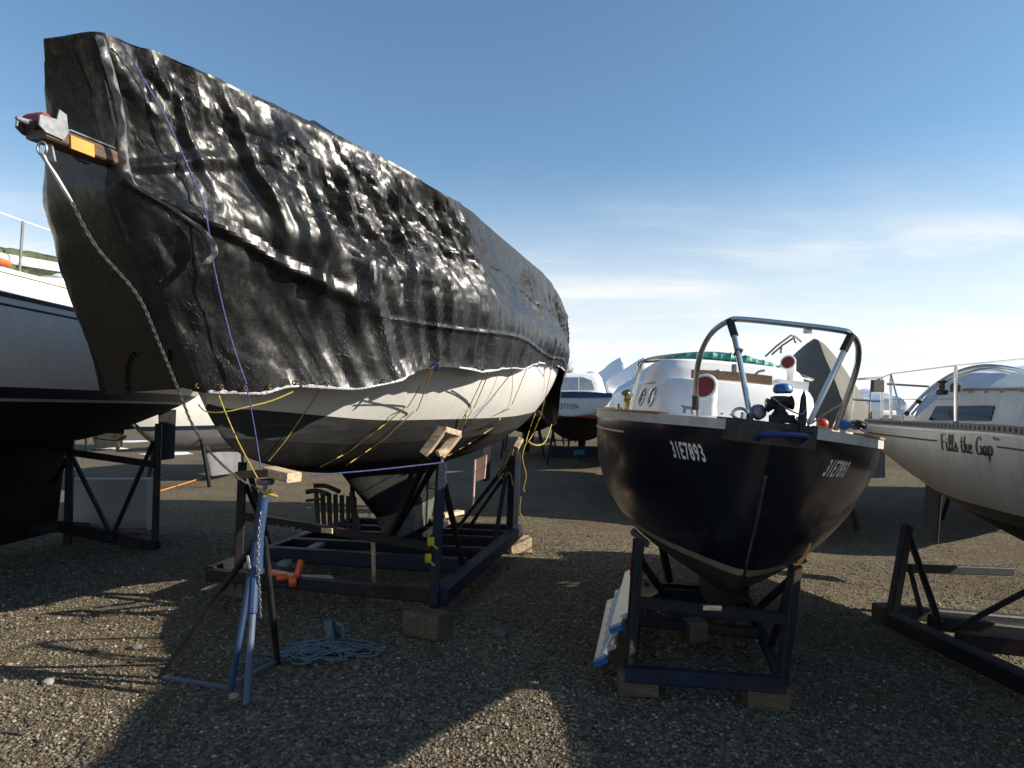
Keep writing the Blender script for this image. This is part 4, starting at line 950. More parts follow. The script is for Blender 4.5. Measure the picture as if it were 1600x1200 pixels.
for k in range(6):
    w = .1+.15*k; MB().tube([L0+(L1-L0)*w, U0+(U1-U0)*w], .015, 8).build('rung', M['alu'], ld, smooth=True)

# ================================================================== blue jack stand under the bow with its chain
F1, F2, F3, F4 = G(250, 1060), G(385, 1103), G(434, 1038), G(360, 1078)
hub = P(404, 835, 4.32); topj = P(413, 768, 4.32)
js = thing('jack_stand', 'blue boat stand with spread legs propping the bow of the tarped yacht', 'boat stand', ((F1+F2+F3)/3))
MB().tube([hub+Vector((-.01, 0, -.25)), hub, topj], .034, 12).build('centre_tube', M['stand_blue'], js, smooth=True)
for F, mt, off in ((F1, fk, (-.03, 0, -.06)), (F2, M['stand_pale'], (0, -.03, -.1)), (F3, fk, (.03, .02, -.02)), (F4, M['stand_blue'], (-.02, -.01, -.08))):  # rear legs in black: their shade is put into the colour
    a = hub+Vector(off); MB().tube([a, a+(F-a)*.5, F], .021, 10).build('leg', mt, js, smooth=True)
a = hub+Vector((0, -.03, -.05)); MB().tube([a, a+(F2-a)*.45], .03, 10).build('leg_sleeve', M['stand_blue'], js, smooth=True)
MB().beam(F4+(F3-F4)*.05+Vector((0, 0, .03)), F3+Vector((0, 0, .03)), .03, .02).build('foot_bar', M['stand_pale'], js)
MB().beam(F1+Vector((0, 0, .012)), F1+(F4-F1)*.98+Vector((0, 0, .012)), .03, .02).build('foot_bar', M['stand_pale'], js)
screw(js, topj, P(415, 752, 4.32), .016); MB().lathe([(.05, 0), (.055, .012), (.055, .03), (.04, .035)], P(415, 757, 4.32), n=14).build('adjusting_nut', M['galv'], js, smooth=True)
MB().beam(P(377, 742, 4.45), P(428, 738, 4.3), .10, .05).build('timber_pad', M['wood_block'], js); MB().beam(P(420, 736, 4.34), P(460, 746, 4.2), .11, .06).build('timber_pad', M['wood_pad'], js)
MB().beam(P(387, 868, 4.2), P(391, 888, 4.2), .015, .012, up=(0, 1, 0)).build('label_strip', M['pale_board'], js)
mb = MB()
for k in range(3): mb.tube(catmull([P(404+6*k, 763+3*k, 4.25), P(414, 770, 4.22), P(424+5*k, 764+6*k, 4.24)], 4), .008, 6)
mb.tube(catmull([P(408, 765, 4.25), P(414, 772, 4.22), P(411, 776, 4.22), P(418, 768, 4.24)], 4), .008, 6)
single(mb, 'knotted_rope', M['yellow_rope'], 'yellow rope knotted round the top of the blue boat stand', 'rope', smooth=True)
def chain(pts, link, wire, name, label, extra=None):
    """chain of interlocking oval links along a polyline"""
    pts = [Vector(p) for p in pts]; acc = [0]
    for i in range(1, len(pts)): acc.append(acc[-1]+(pts[i]-pts[i-1]).length)
    n = int(acc[-1]/(link*.72)); mb = MB()
    at = lambda s_: Vector([float(np.interp(s_, acc, [p[k] for p in pts])) for k in range(3)])
    for k in range(n):
        s_ = acc[-1]*(k+.5)/n; c = at(s_); t_ = (at(min(acc[-1], s_+.02))-at(max(0, s_-.02))).normalized()
        u = t_.cross(Vector((.3, 1, .2))).normalized(); w = t_.cross(u); a = u if k % 2 else w; a = (a+.4*(w if k % 2 else u)).normalized()
        ring = [c+t_*link*.5*math.cos(q)+a*link*.30*math.sin(q) for q in np.linspace(0, 2*math.pi, 8, endpoint=False)]
        mb.tube(ring, wire, 5, closed=True)
    return single(mb, name, M['chain_steel'], label, 'chain', loc=tuple(pts[-1]), smooth=True, fix=False)
up_chain = catmull([P(112, 316, 3.02), P(150, 385, 3.15), P(215, 462, 3.35), P(250, 540, 3.55), P(283, 620, 3.78), P(300, 662, 3.9), P(330, 708, 4.05), P(370, 745, 4.18), P(404, 764, 4.25)], 8)
chain(up_chain, .032, .0042, 'chain', 'long galvanised chain running from the bowsprit down to the blue boat stand')
mb = MB(); mb.tube([P(66, 240, 2.92), P(72, 252, 2.93), P(86, 275, 2.96), P(103, 303, 3.0), P(112, 316, 3.02)], [.012, .008, .013, .013, .008], 8); mb.tube([P(66, 232, 2.92)+Vector((.02*math.cos(a), 0, .028*math.sin(a))) for a in np.linspace(0, 6.283, 12, endpoint=False)], .006, 6, closed=True)
single(mb, 'turnbuckle', M['galv'], 'steel turnbuckle shackled under the tip of the bowsprit', 'turnbuckle', smooth=True)
chain(catmull([P(408, 800, 4.25), P(404, 835, 4.22), P(403, 880, 4.2), P(406, 930, 4.2), P(407, 965, 4.2)], 6), .032, .0042, 'chain', 'loose end of galvanised chain hanging down the blue boat stand')
# pale heap of rope and a plastic jug on the gravel
mb = MB(); g0 = G(505, 1018)
for k in range(26):
    c = g0+Vector((rng.normal(0, .16), rng.normal(0, .09), 0)); pts = []
    for q in range(16):
        a = q*.5+k; r_ = .05+.07*rng.random(); p = c+Vector((r_*math.cos(a)*1.6, r_*math.sin(a), 0)); p.z = gz(p.x, p.y)+.02+.05*rng.random()*math.exp(-((p.x-g0.x)/.2)**2); pts.append(p)
    mb.tube(catmull(pts, 3), .006, 5)
single(mb, 'rope_heap', M['mesh_blue'], 'tangled heap of pale blue line lying on the shaded gravel', 'rope', smooth=True)
jg = thing('plastic_jug', 'crumpled pale blue plastic jug half cut open on the heap of line', 'jug', G(515, 1000))
c = G(517, 1003); mb = MB()
prof = []
for k in range(9):
    w = k/8; prof.append([(c.x+.01+(.055-.02*w)*math.cos(a)*(1+.15*math.sin(3*a+w*3))-.02*w, c.y+(.05-.015*w)*math.sin(a), c.z+.02+.15*w) for a in np.linspace(.4, 2*math.pi-.9, 18)])
mb.loft(prof, closed=False); mb.build('body', M['mesh_blue'], jg, smooth=True)
MB().tube(catmull([c+Vector((.04, 0, .14)), c+Vector((.085, 0, .12)), c+Vector((.09, 0, .04)), c+Vector((.08, 0, .0))], 5), .014, 8).build('handle', M['mesh_blue'], jg, smooth=True)
# ================================================================== boat C: grey-white yacht on the right
C = thing('sailboat', 'off white yacht with black toe rail, dark side window and painted name', 'sailboat', (5.07, -.9, 0), rz=math.pi/2, group='boats stored in the yard')
hC = Hull([0, .3, 1.0, 2.2, 3.6, 5.2, 6.6, 8.0, 8.9], [0, .28, .72, 1.2, 1.46, 1.52, 1.40, 1.12, .90],
          [0, 2.5, 4.2, 6, 8.9], [1.78, 1.53, 1.50, 1.58, 1.585],
          [0, .5, 1.2, 2.2, 4, 6, 7.4, 8.3, 8.9], [1.78, 1.20, .72, .48, .36, .42, .66, .90, 1.12],
          sec=((0, 1.2, 1.15), (.25, 1.8, 1.5), (.5, 2.4, 2.1), (1, 2.1, 1.9)))
wlC = .96
hC.band(C, 'topsides', M['offwhite'], None, wlC, rows=14)
hC.band(C, 'boot_stripe', M['dark_boot'], wlC, wlC-.11, rows=3)
hC.band(C, 'bottom', M['black_bottom'], wlC-.11, None)
hC.transom(C, M['offwhite']); hC.deck(C, M['white'], drop=.01)
keel_fin(C, 'keel', M['dark_boot'], (3.0, 5.6, .55), (3.6, 5.2, -.14), .26, .2); keel_fin(C, 'rudder', M['dark_boot'], (8.80, 9.12, 1.0), (8.9, 9.2, .15), .07, .05)
hC.rail(C, 'gunwale_moulding', M['offwhite'], .03, .022, out=.014, z0=-.022)
def toe_rail(h, t, X0, X1):
    for z0, hh in ((0.0, .014), (.046, .014)): h.rail(t, 'toe_rail', M['letter_black'], .022, hh, out=-.004, z0=z0, X0=X0, X1=X1, side=-1)
    mb = MB()
    for x in np.arange(X0+.03, X1, .062):
        y = h.b(x)-.015; z = h.zs(x); w = .018 if x > 5.6 else .026
        mb.beam((x-w, y, z+.03), (x+w, y, z+.03), .02, .034, ch=False)
    o = mb.build('toe_rail_web', M['letter_black'], t, world=False); o['kind'] = 'stuff'
toe_rail(hC, C, 1.2, 8.8)
def hull_stripe(h, t, name, mat, zf, hh, Xa, Xb, side, n=40):
    mb = MB(); rings = []
    for x in np.linspace(Xa, Xb, n):
        z = zf(x); y0, y1 = h.y(x, z-hh/2), h.y(x, z+hh/2)
        rings.append([(x, -side*(y0-.002), z-hh/2), (x, -side*(y0+.004), z-hh/2), (x, -side*(y1+.004), z+hh/2), (x, -side*(y1-.002), z+hh/2)])
    return mb.loft(rings, True, True).build(name, mat, t, world=False, smooth=True, shade_angle=30)
zt = lambda X: hC.zs(X)-.115
x1 = find_X(hC, C, 1470, zt, -1, 3.5, 8.5); x2 = find_X(hC, C, 1552, zt, -1, 3.5, 8.5)
x3 = find_X(hC, C, 1464, zt, -1, 3.5, 8.5); x4 = find_X(hC, C, 1558, zt, -1, 3.5, 8.5)
hull_stripe(hC, C, 'pinstripe', M['letter_black'], lambda X: zt(X)+.012, .014, x3, 8.7, -1); hull_stripe(hC, C, 'pinstripe', M['letter_black'], lambda X: zt(X)+.012, .014, 1.6, x4, -1)
# brush lettering of the name
GL = {'F': (.52, [[(.13, -.02), (.12, .5), (.16, 1.0)], [(.02, .93), (.2, .97), (.52, 1.02)], [(.12, .55), (.28, .55), (.42, .58)]]),
      'i': (.26, [[(.02, .45), (.05, .50), (.06, .12), (.12, 0), (.24, .12)], [(.08, .66), (.09, .74)]]),
      'l': (.27, [[(-.02, .10), (.17, .62), (.2, .95), (.11, 1.0), (.05, .7), (.07, .14), (.14, 0), (.27, .12)]]),
      's': (.30, [[(-.02, .10), (.14, .54), (.15, .38), (.24, .16), (.14, .0), (.0, .05)]]),
      't': (.27, [[(.12, .92), (.09, .3), (.12, .04), (.2, .0), (.28, .1)], [(-.03, .62), (.12, .63), (.28, .66)]]),
      'h': (.42, [[(.12, .98), (.08, .5), (.06, 0)], [(.07, .28), (.17, .5), (.26, .46), (.25, .12), (.31, 0), (.42, .1)]]),
      'e': (.36, [[(.0, .2), (.18, .28), (.25, .42), (.17, .52), (.07, .42), (.05, .16), (.14, 0), (.34, .12)]]),
      'G': (.55, [[(.47, .80), (.36, 1.0), (.17, .88), (.05, .5), (.09, .12), (.24, 0), (.42, .16), (.44, .46), (.27, .44)], [(.44, .46), (.45, .0)]]),
      'a': (.40, [[(.28, .42), (.17, .52), (.05, .32), (.06, .06), (.16, .01), (.28, .3), (.30, .5), (.29, .1), (.34, 0), (.42, .1)]]),
      'p': (.38, [[(.07, .52), (.06, .1), (.05, -.34)], [(.06, .36), (.18, .54), (.30, .40), (.28, .14), (.17, .02), (.07, .1)]]), ' ': (.26, [])}
def brush(txt, width=.125):
    v, f, x = [], [], 0
    for ch in txt:
        adv, strokes = GL[ch]
        for s_ in strokes:
            p = catmull([(a+x, b, 0) for a, b in s_], 6); base = len(v)
            for k, q in enumerate(p):
                a, b = p[max(0, k-1)], p[min(len(p)-1, k+1)]; t_ = (b-a).normalized(); n_ = Vector((-t_.y, t_.x, 0))
                w = width*(.55+.45*abs(n_.x))*(.75+.25*math.sin(math.pi*min(1, (k+1)/len(p)*1.0)))*.5
                v += [(q+n_*w)[:2], (q-n_*w)[:2]]
            for k in range(len(p)-1): f.append((base+2*k, base+2*k+1, base+2*k+3, base+2*k+2))
        x += adv
    # small curl after the last letter
    return [(a/x, b) for a, b in v], f
bv, bf = brush('Fills the Gap')
hull_text(hC, C, 'painted_name', M['letter_black'], bv, bf, x1, x2, lambda X: zt(X)-.062, .135, -1)
bv2, bf2 = brush('ts', .12)
hull_text(hC, C, 'painted_flourish', M['letter_black'], bv2, bf2, x2-.005, x2-.09, lambda X: zt(X)+.060, .03, -1, out=.0045)
def LC(X, o, z): return W2(C, X, o, z)
# deckhouse
side_o = lambda X: -(.98-.05*abs(X-4.5)*.5)
base = rounded([(4.75, .90), (4.75, -.90), (8.05, -.94), (8.05, .94)][::-1], .15, 5); topo = rounded([(5.3, .80), (5.3, -.80), (7.55, -.84), (7.55, .84)][::-1], .15, 5)
mb = MB(); moulded(mb, base, topo, 1.57, 1.93, er=.05, crown=.05); cabC = mb.build('cabin', M['offwhite'], C, world=False, smooth=True, shade_angle=70)
base = rounded([(5.35, .66), (5.35, -.66), (7.2, -.70), (7.2, .70)][::-1], .12, 5); topo = rounded([(5.45, .58), (5.45, -.58), (7.05, -.62), (7.05, .62)][::-1], .12, 5)
mb = MB(); moulded(mb, base, topo, 1.90, 2.07, er=.05, crown=.04); mb.build('coachroof', M['white'], C, world=False, smooth=True, shade_angle=70)
def cabC_pt(px, py, out=.012):
    """point on the cabin's near side plane seen at px,py"""
    a, b_, c = LC(4.75, -.90, 1.57), LC(8.05, -.94, 1.57), LC(7.55, -.84, 1.93); n = (b_-a).cross(c-b_).normalized()
    r = Vector(((px-800)/FPX, 1, -(py-HOR)/FPX)); e = Vector((0, 0, EYE)); t_ = (a-e).dot(n)/r.dot(n); p = e+r*t_
    return p+(n if n.dot(e-p) > 0 else -n)*out
win = [(1452, 657), (1464, 635), (1555, 634), (1549, 658)]
ring = rounded([(p[0], p[1]) for p in win], 3, 4)
o_ = MB().loft([[cabC_pt(q.x, q.y, .002) for q in ring], [cabC_pt(q.x, q.y, .012) for q in ring]], True, True).build('side_window', M['teal_glass'], cabC)
mb = MB(); mb.tube([cabC_pt(1470, 615, .03)+Vector((.06, 0, .0))]+[cabC_pt(px, 613+(px-1470)*.008, .03)+Vector((.06, 0, .02)) for px in (1500, 1540, 1580, 1640)], .014, 8); mb.build('grab_rail', M['teak'], cabC, smooth=True)
for px in (1474, 1492, 1513, 1537, 1562, 1592): MB().beam(cabC_pt(px-2.5, 616, .03)+Vector((.06, 0, 0)), cabC_pt(px+2.5, 616, .03)+Vector((.06, 0, 0)), .03, .04).build('rail_foot', M['teak'], cabC)
mb = MB(); base = [LC(x, o, z) for x, o, z in ((8.0, -.93, 1.58), (8.75, -.76, 1.58), (8.75, -.66, 1.58), (8.0, -.81, 1.58))]
mb.loft([base, [p+Vector((0, 0, .11)) for p in base]], True, True).build('cockpit_coaming', M['offwhite'], C)
mb = MB(); mb.box(LC(8.72, -.74, 1.66), (.16, .22, .16)); mb.build('deck_box', M['white'], C)
mb = MB(); mb.tube(catmull([P(1415, 648, 6.95), P(1440, 620, 6.85), P(1468, 597, 6.75), P(1500, 580, 6.65), P(1535, 572, 6.55), P(1570, 574, 6.45), P(1602, 581, 6.4), P(1660, 600, 6.35)], 6), .019, 8)
mb.tube(catmull([P(1424, 648, 6.9), P(1452, 617, 6.8), P(1480, 596, 6.7), P(1512, 582, 6.6), P(1548, 577, 6.5), P(1600, 590, 6.4)], 6), .014, 8); dg_ = mb.build('dodger_frame', M['steel'], C, smooth=True)
for px, py in ((1417, 646), (1435, 627)): MB().lathe([(.02, -.02), (.026, 0), (.02, .02)], P(px, py, 6.85), (1, -.2, 1), 10).build('frame_joint', M['rubber'], dg_, smooth=True)
mb = MB(); mb.lathe([(.05, 0), (.055, .04), (.03, .055), (.03, .11), (.05, .13), (.0, .135)], P(1473, 617, 6.3), n=14); mb.tube([P(1470, 606, 6.3), P(1476, 595, 6.3)], .02, 8); mb.build('halyard_winch', M['rubber'], C, smooth=True)
MB().lathe([(.045, 0), (.05, .06), (.03, .08), (0, .085)], P(1494, 612, 6.2), n=12).build('halyard_winch', M['rubber'], C, smooth=True)
# stanchions, lifelines, stern rail
def stan(px, yt, X=None, r=.014):
    X = find_X(hC, C, px, lambda q: hC.zs(q), -1, 1.5, 8.85); b_ = LC(X, -(hC.b(X)-.05), hC.zs(X)); d = b_.y
    t_ = Vector((b_.x, b_.y, EYE-(yt-HOR)/FPX*d)); o = MB().tube([b_, t_], r, 10).build('stanchion', M['steel'], C, smooth=True)
    MB().lathe([(.04, 0), (.04, .02), (.022, .035), (.02, .07)], b_, n=12).build('socket', M['rubber'], o, smooth=True); return b_, t_
b1, t1 = stan(1371, 590); b2, t2 = stan(1384.5, 584); b3, t3 = stan(1484.5, 571); 
X5 = 3.2; b5 = LC(X5, -(hC.b(X5)-.05), hC.zs(X5)); t5 = b5+Vector((0, 0, .60)); MB().tube([b5, t5], .014, 10).build('stanchion', M['steel'], C, smooth=True)
for a, b_, r_ in ((t1, t2, .005), (t2, t3, .005), (t3, t5, .005), (b1+(t1-b1)*.5, b2+(t2-b2)*.5, .004), (b2+(t2-b2)*.5, b3+(t3-b3)*.48, .004)): MB().tube([a, b_], r_, 6).build('lifeline', M['steel'], C, smooth=True)
MB().tube([b2+(t2-b2)*.99, P(1412, 660, b2.y-.5)], .010, 8).build('stern_rail', M['steel'], C, smooth=True)
MB().tube([P(1386, 600, t2.y), P(1452, 604, 6.85)], .011, 8).build('stern_rail', M['galv'], C, smooth=True)
for pts in ([P(1331, 655, 8.0), P(1335, 593, 8.0), P(1345, 592, 8.0), t1], [P(1333, 624, 8.0), b1+(t1-b1)*.5], [t1, P(1362, 600, 8.2), P(1358, 655, 8.3)]): MB().tube(pts, .013, 8).build('stern_rail', M['steel'], C, smooth=True)
mb = MB(); mb.box(P(1371, 603, t1.y-.05), (.13, .05, .13), rz=.2); mb.build('horseshoe_bracket', M['wood_dark'], C)
# cradle of C
cC = cradle('black steel cradle with diagonal braces under the grey white yacht', fk,
    [(G(1395, 968, .12), P(1640, 1085, 4.4), .12, .14), (G(1395, 955, .14), P(1640, 975, 6.6), .12, .12), (P(1455, 972, 5.9), P(1640, 992, 5.9), .12, .12), (P(1500, 1000, 5.4), P(1640, 1015, 5.4), .14, .13), (P(1420, 888, 6.55), P(1580, 893, 6.9), .06, .08)],
    [(G(1393, 965, .1), P(1418, 822, 6.55), .085), (P(1640, 1085, 4.4), P(1645, 900, 4.4), .08)],
    [(P(1418, 830, 6.5), P(1468, 975, 5.7), .05), (P(1488, 985, 5.6), P(1620, 915, 5.3), .05), (P(1420, 882, 6.5), P(1440, 960, 6.3), .035)])
mb = MB(); mb.box(G(1392, 962, .08), (.24, .24, .20)); mb.build('foot_block', M['wood_dark'], cC)
mb = MB(); mb.tube(catmull([P(1500, 945, 5.9), P(1505, 938, 5.9), P(1545, 940, 5.8), P(1575, 925, 5.7)], 6), [.03]*19, 8)
# unseen sheet added over the forward half of C to cast the foreground shade
def add_shade_sheet():
    mb = MB(); A_ = []; n = 40   # one sheet over a ridge pole, hanging down the near side, hem lifting forwards
    for k, y in enumerate(np.linspace(-2.2, 4.55, n)):
        X = y+.9; hb = max(hC.b(max(X, 0.02)), .25)+.06; zr = 3.30+.04*math.sin(y*2.2)+.10*smooth01((y+1)/3)
        row = []
        hem = 1.46+.33*max(0, 4.35-y)
        for q in np.linspace(-.12, 1, 27):
            w = abs(q); yy = hb*(w if w < .72 else .72+(w-.72)*1.0)
            z = zr-(zr-2.5)*(w/.72)**1.15 if w < .72 else 2.5-(w-.72)/.28*max(.02, 2.5-hem)
            row.append((5.07-math.copysign(yy, q)*(1 if w > .0 else 0)+.02*mnoise.noise((y*1.3, q*3, 1)), y, z+.03*mnoise.noise((y*2, q*4, 5))))
        A_.append(row)
    mb.grid(A_); mb.tube([(5.07, -2.3, 3.26), (5.07, 4.6, 3.36)], .04, 8); mb.tube([(5.07, -1.5, 1.6), (5.07, -1.5, 3.26)], .04, 8); mb.tube([(5.07, 4.4, 1.6), (5.07, 4.4, 3.36)], .04, 8)
    return single(mb, 'shade_sheet', M['canvas'], 'unseen grey canvas sheet added over the forward half of the grey white yacht to shade the foreground', 'boat cover', smooth=True, shade_angle=40)
add_shade_sheet()

# ================================================================== boat D at the far left
D = thing('sailboat', 'big white yacht with twin blue stripes in the shade at the left edge', 'sailboat', (-6.95, 1.0, 0), rz=math.pi/2-math.atan2(.1, .995), group='boats stored in the yard')
hD = Hull([0, .4, 1.4, 3, 5, 7, 9, 10.4, 11.4], [0, .35, .95, 1.5, 1.76, 1.78, 1.5, 1.05, .62],
          [0, 4, 8, 11.4], [3.35, 3.05, 2.98, 2.95],
          [0, .7, 1.7, 3, 5.5, 8, 9.8, 10.8, 11.4], [3.35, 2.3, 1.7, 1.35, 1.2, 1.3, 1.62, 1.85, 2.15],
          sec=((0, 1.2, 1.15), (.25, 1.8, 1.5), (.5, 2.4, 2.0), (1, 2.0, 1.8)))
hD.band(D, 'topsides', M['white_gel'], None, 1.97); hD.band(D, 'boot_stripe', M['navy_stripe'], 1.97, 1.86, rows=3); hD.band(D, 'boot_line', M['offwhite'], 1.86, 1.83, rows=2)
hD.band(D, 'bottom', M['black_bottom'], 1.83, None); hD.transom(D, M['white_gel']); hD.deck(D, M['white'], drop=.01, camber=.09)
hull_stripe(hD, D, 'cove_stripe', M['navy_stripe'], lambda X: hD.zs(X)-.21, .045, .6, 11.2, 1); hull_stripe(hD, D, 'cove_stripe', M['navy_stripe'], lambda X: hD.zs(X)-.30, .02, .6, 11.2, 1)
hD.rail(D, 'toe_rail', M['rail_white'], .05, .045, out=.012, z0=-.01)
keel_fin(D, 'keel', M['black_bottom'], (4.0, 8.3, 1.45), (5.2, 8.1, .12), .4, .3); keel_fin(D, 'rudder', M['black_bottom'], (10.3, 10.8, 1.75), (10.35, 10.75, .9), .08, .06)
def LD(X, o, z): return W2(D, X, o, z)
mb = MB(); 
for k in range(3):
    a = k*2.094+.5; c = P(184, 688, 10.2); mb.loft([[c+Vector((r_*math.cos(a+w_), .02*q, r_*math.sin(a+w_))) for r_, w_ in ((.02, -.4), (.10, -.35), (.16, 0), (.10, .35), (.02, .4))] for q in (-1, 1)], True, True)
mb.tube([P(184, 688, 10.2), P(150, 684, 9.7)], .02, 8); mb.build('propeller', M['brass'], D)
base = rounded([(2.5, .7), (2.5, -.7), (8.4, -1.05), (8.4, 1.05)][::-1], .2, 5); topo = rounded([(3.2, .6), (3.2, -.6), (8.2, -.9), (8.2, .9)][::-1], .2, 5)
mb = MB(); moulded(mb, base, topo, 3.0, 3.34, er=.06, crown=.06); mb.build('cabin', M['white'], D, world=False, smooth=True, shade_angle=70)
b_ = P(29, 445, 7.05); t_ = P(36, 345, 7.05); so_ = MB().tube([b_, t_], .014, 10).build('stanchion', M['galv'], D, smooth=True)
MB().lathe([(.04, 0), (.04, .02), (.022, .035), (.02, .07)], b_, n=12).build('socket', M['galv'], so_, smooth=True)
bb = LD(8.9, hD.b(8.9)-.06, 2.98); MB().tube([bb, bb+Vector((0, 0, .66))], .014, 10).build('stanchion', M['galv'], D, smooth=True); cc = LD(2.6, hD.b(2.6)-.06, 3.1); MB().tube([cc, cc+Vector((0, 0, .66))], .014, 10).build('stanchion', M['galv'], D, smooth=True)
MB().tube([cc+Vector((0, 0, .65)), t_, bb+Vector((0, 0, .65))], .006, 6).build('lifeline', M['white'], D, smooth=True)
cleat(P(12, 446, 7.0), (.1, 1, 0), D)
mb = MB(); mb.tube(catmull([P(-60, 385, 6.4), P(0, 402, 7.0), P(60, 412, 7.5), P(130, 424, 8.3), P(190, 436, 9.2)], 5), .05, 12); single(mb, 'stowed_mast', M['white'], 'long white mast stowed along the deck of the yacht at the left edge', 'mast', smooth=True)
mb = MB(); top_ = catmull([P(-40, 374, 6.6), P(0, 385, 7.1), P(55, 394, 7.6), P(110, 405, 8.3), P(180, 416, 9.4)], 6); bot_ = catmull([P(-40, 436, 6.6), P(0, 442, 7.1), P(40, 438, 7.6), P(110, 425, 8.3), P(180, 428, 9.4)], 6)
rows_ = []
for k, (a, c) in enumerate(zip(top_, bot_)):
    r_ = []
    for q in range(15):
        an_ = 2*math.pi*q/15; w = .5-.5*math.cos(an_); p = a+(c-a)*w; r_.append(p+Vector((.10*math.sin(an_)+.02*math.sin(k*1.7+q), .03*math.sin(k*2.1+q*1.3), 0)))
    rows_.append(r_)
mb.loft(rows_, True, True); single(mb, 'sail_cover', M['green_cover'], 'crumpled olive green sail cover heaped along the deck of the yacht at the left edge', 'sail cover', smooth=True)
mb = MB(); mb.tube(catmull([P(-20, 404, 6.8), P(4, 409, 6.9), P(16, 414, 6.95)], 5), .035, 10); single(mb, 'orange_float', M['orange'], 'orange float beside the stanchion on the yacht at the left edge', 'float', smooth=True)
cD = cradle('black steel cradle with crossed braces under the yacht at the left edge', fk,
    [(P(95, 822, 8.6), P(246, 855, 8.4), .12, .14), (P(-60, 840, 8.4), P(95, 822, 8.6), .12, .14), (P(95, 822, 8.6), P(178, 826, 10.6), .1, .12)],
    [(P(106, 850, 8.6), P(110, 680, 8.6), .085), (P(242, 855, 8.4), P(248, 662, 8.5), .075)],
    [(P(82, 703, 8.5), P(245, 726, 8.45), .07, .08), (P(112, 712, 8.55), P(172, 832, 8.5), .05), (P(240, 690, 8.45), P(178, 832, 8.5), .05), (P(108, 712, 8.6), P(84, 755, 8.9), .05), (P(96, 690, 8.6), P(110, 712, 8.6), .05)])
MB().beam(P(168, 838, 8.45), P(182, 838, 8.45), .16, .10).build('base_plate', fk, cD)
mb = MB(); mb.box(P(176, 787, 9.6), (1.12, .32, .72), rz=.02); single(mb, 'pale_crate', M['pale_board'], 'pale grey closed crate standing behind the cradle braces at the left', 'crate')
# ================================================================== ropes on the tarped yacht
gridA = [(X, z) for X in np.linspace(-.6, 7.7, 120) for z in np.linspace(1.1, 2.4, 60) if z > hA.zk(X)]
gA = [(W2(A, X, hA.y(X, z)+.014, z)) for X, z in gridA]
def on_hull(px, py):
    best = min(gA, key=lambda w: abs(800+FPX*w.x/w.y-px)+abs(HOR-(w.z-EYE)*FPX/w.y-py)); d = best.y-.012
    return P(px, py, d-.012)
def rope(pts, r, mat, label, group=None, kind='rope', n=3):
    out = []
    for k, p in enumerate(pts):
        if isinstance(p, Vector): out.append(p); continue
        if k and not isinstance(pts[k-1], Vector):
            q = pts[k-1]; m_ = max(1, int(math.hypot(p[0]-q[0], p[1]-q[1])/9))
            out += [on_hull(q[0]+(p[0]-q[0])*w/m_, q[1]+(p[1]-q[1])*w/m_) for w in range(1, m_)]
        out.append(on_hull(*p))
    pts = out
    mb = MB(); mb.tube(catmull(pts, n), r, 6); return single(mb, 'tie_rope', mat, label, kind, smooth=True, group=group)
gy = 'yellow ropes tying the tarpaulin down'
def hem_at(px, py, pull=.02):
    i, j = tarp_near(px, py, (0, 8)); Q = TS[1][i, 0]; return W2(A, Q[0], Q[1]+pull, Q[2])
Yr = M['yellow_rope']; r0 = .0044
rope([hem_at(494, 602), (478, 642), (445, 690), (420, 720)], r0, Yr, 'yellow rope crossing the dark band above the blue boat stand pad', gy)
rope([hem_at(668, 588), (640, 632), (592, 670), (545, 706), (500, 730)], r0, Yr, 'left of the twin yellow ropes running down-left from the blue knot on the hem', gy)
rope([hem_at(674, 588), (654, 636), (602, 685), (540, 728)], r0, Yr, 'right of the twin yellow ropes running down-left from the blue knot on the hem', gy)
rope([hem_at(757, 580), (735, 632), (715, 668), (703, 690)], r0, Yr, 'yellow rope passing just left over the top of the near timber pads', gy)
rope([hem_at(761, 580), (743, 632), (722, 668), (708, 692)], r0, Yr, 'yellow rope passing just right over the top of the near timber pads', gy)
rope([hem_at(822, 574), (800, 632), (770, 668), (735, 692), (700, 712)], r0, Yr, 'long yellow rope slanting across the sunlit white hull towards the near post', gy)
rope([hem_at(850, 576), (838, 640), (826, 676), P(822, 690, 8.1)], r0, Yr, 'left of the two yellow ropes down to the far post at the stern', gy)
rope([hem_at(860, 580), (846, 646), (832, 680), P(824, 692, 8.1)], r0, Yr, 'right of the two yellow ropes down to the far post at the stern', gy)
rope([P(310, 632, 4.25), P(322, 643, 4.2), P(350, 644, 4.15), P(390, 635, 4.2), P(425, 626, 4.3), P(458, 612, 4.4)], r0, Yr, 'yellow rope looped from the stem along under the tarp corner', gy)
rope([P(340, 612, 4.22), P(348, 634, 4.2), P(372, 690, 4.2), P(405, 752, 4.25)], r0, Yr, 'taut yellow rope from the bow straight down to the blue boat stand', gy)
rope([P(822, 692, 8.05), P(816, 715, 8.0), P(822, 742, 8.0), P(818, 762, 8.0), P(820, 768, 8.0)], .006, Yr, 'loose yellow rope end dangling right of the far post', gy)
rope([P(800, 700, 7.8), P(788, 730, 7.8), P(779, 742, 7.8), P(785, 748, 7.8), P(796, 738, 7.8), P(802, 760, 7.75)], .006, Yr, 'loop of yellow rope hanging left of the far post', gy)
rope([P(814, 775, 8.0), P(812, 800, 8.0), P(818, 812, 8.0), P(814, 830, 8.05)], .005, Yr, 'short yellow rope tail low on the far post', gy)
rope([P(862, 663, 11.5), P(852, 690, 10), P(838, 696, 9), P(826, 690, 8.2)], .007, Yr, 'slack yellow rope curving from under the stern to the far post', gy)
gb = 'blue cords on the tarped yacht'
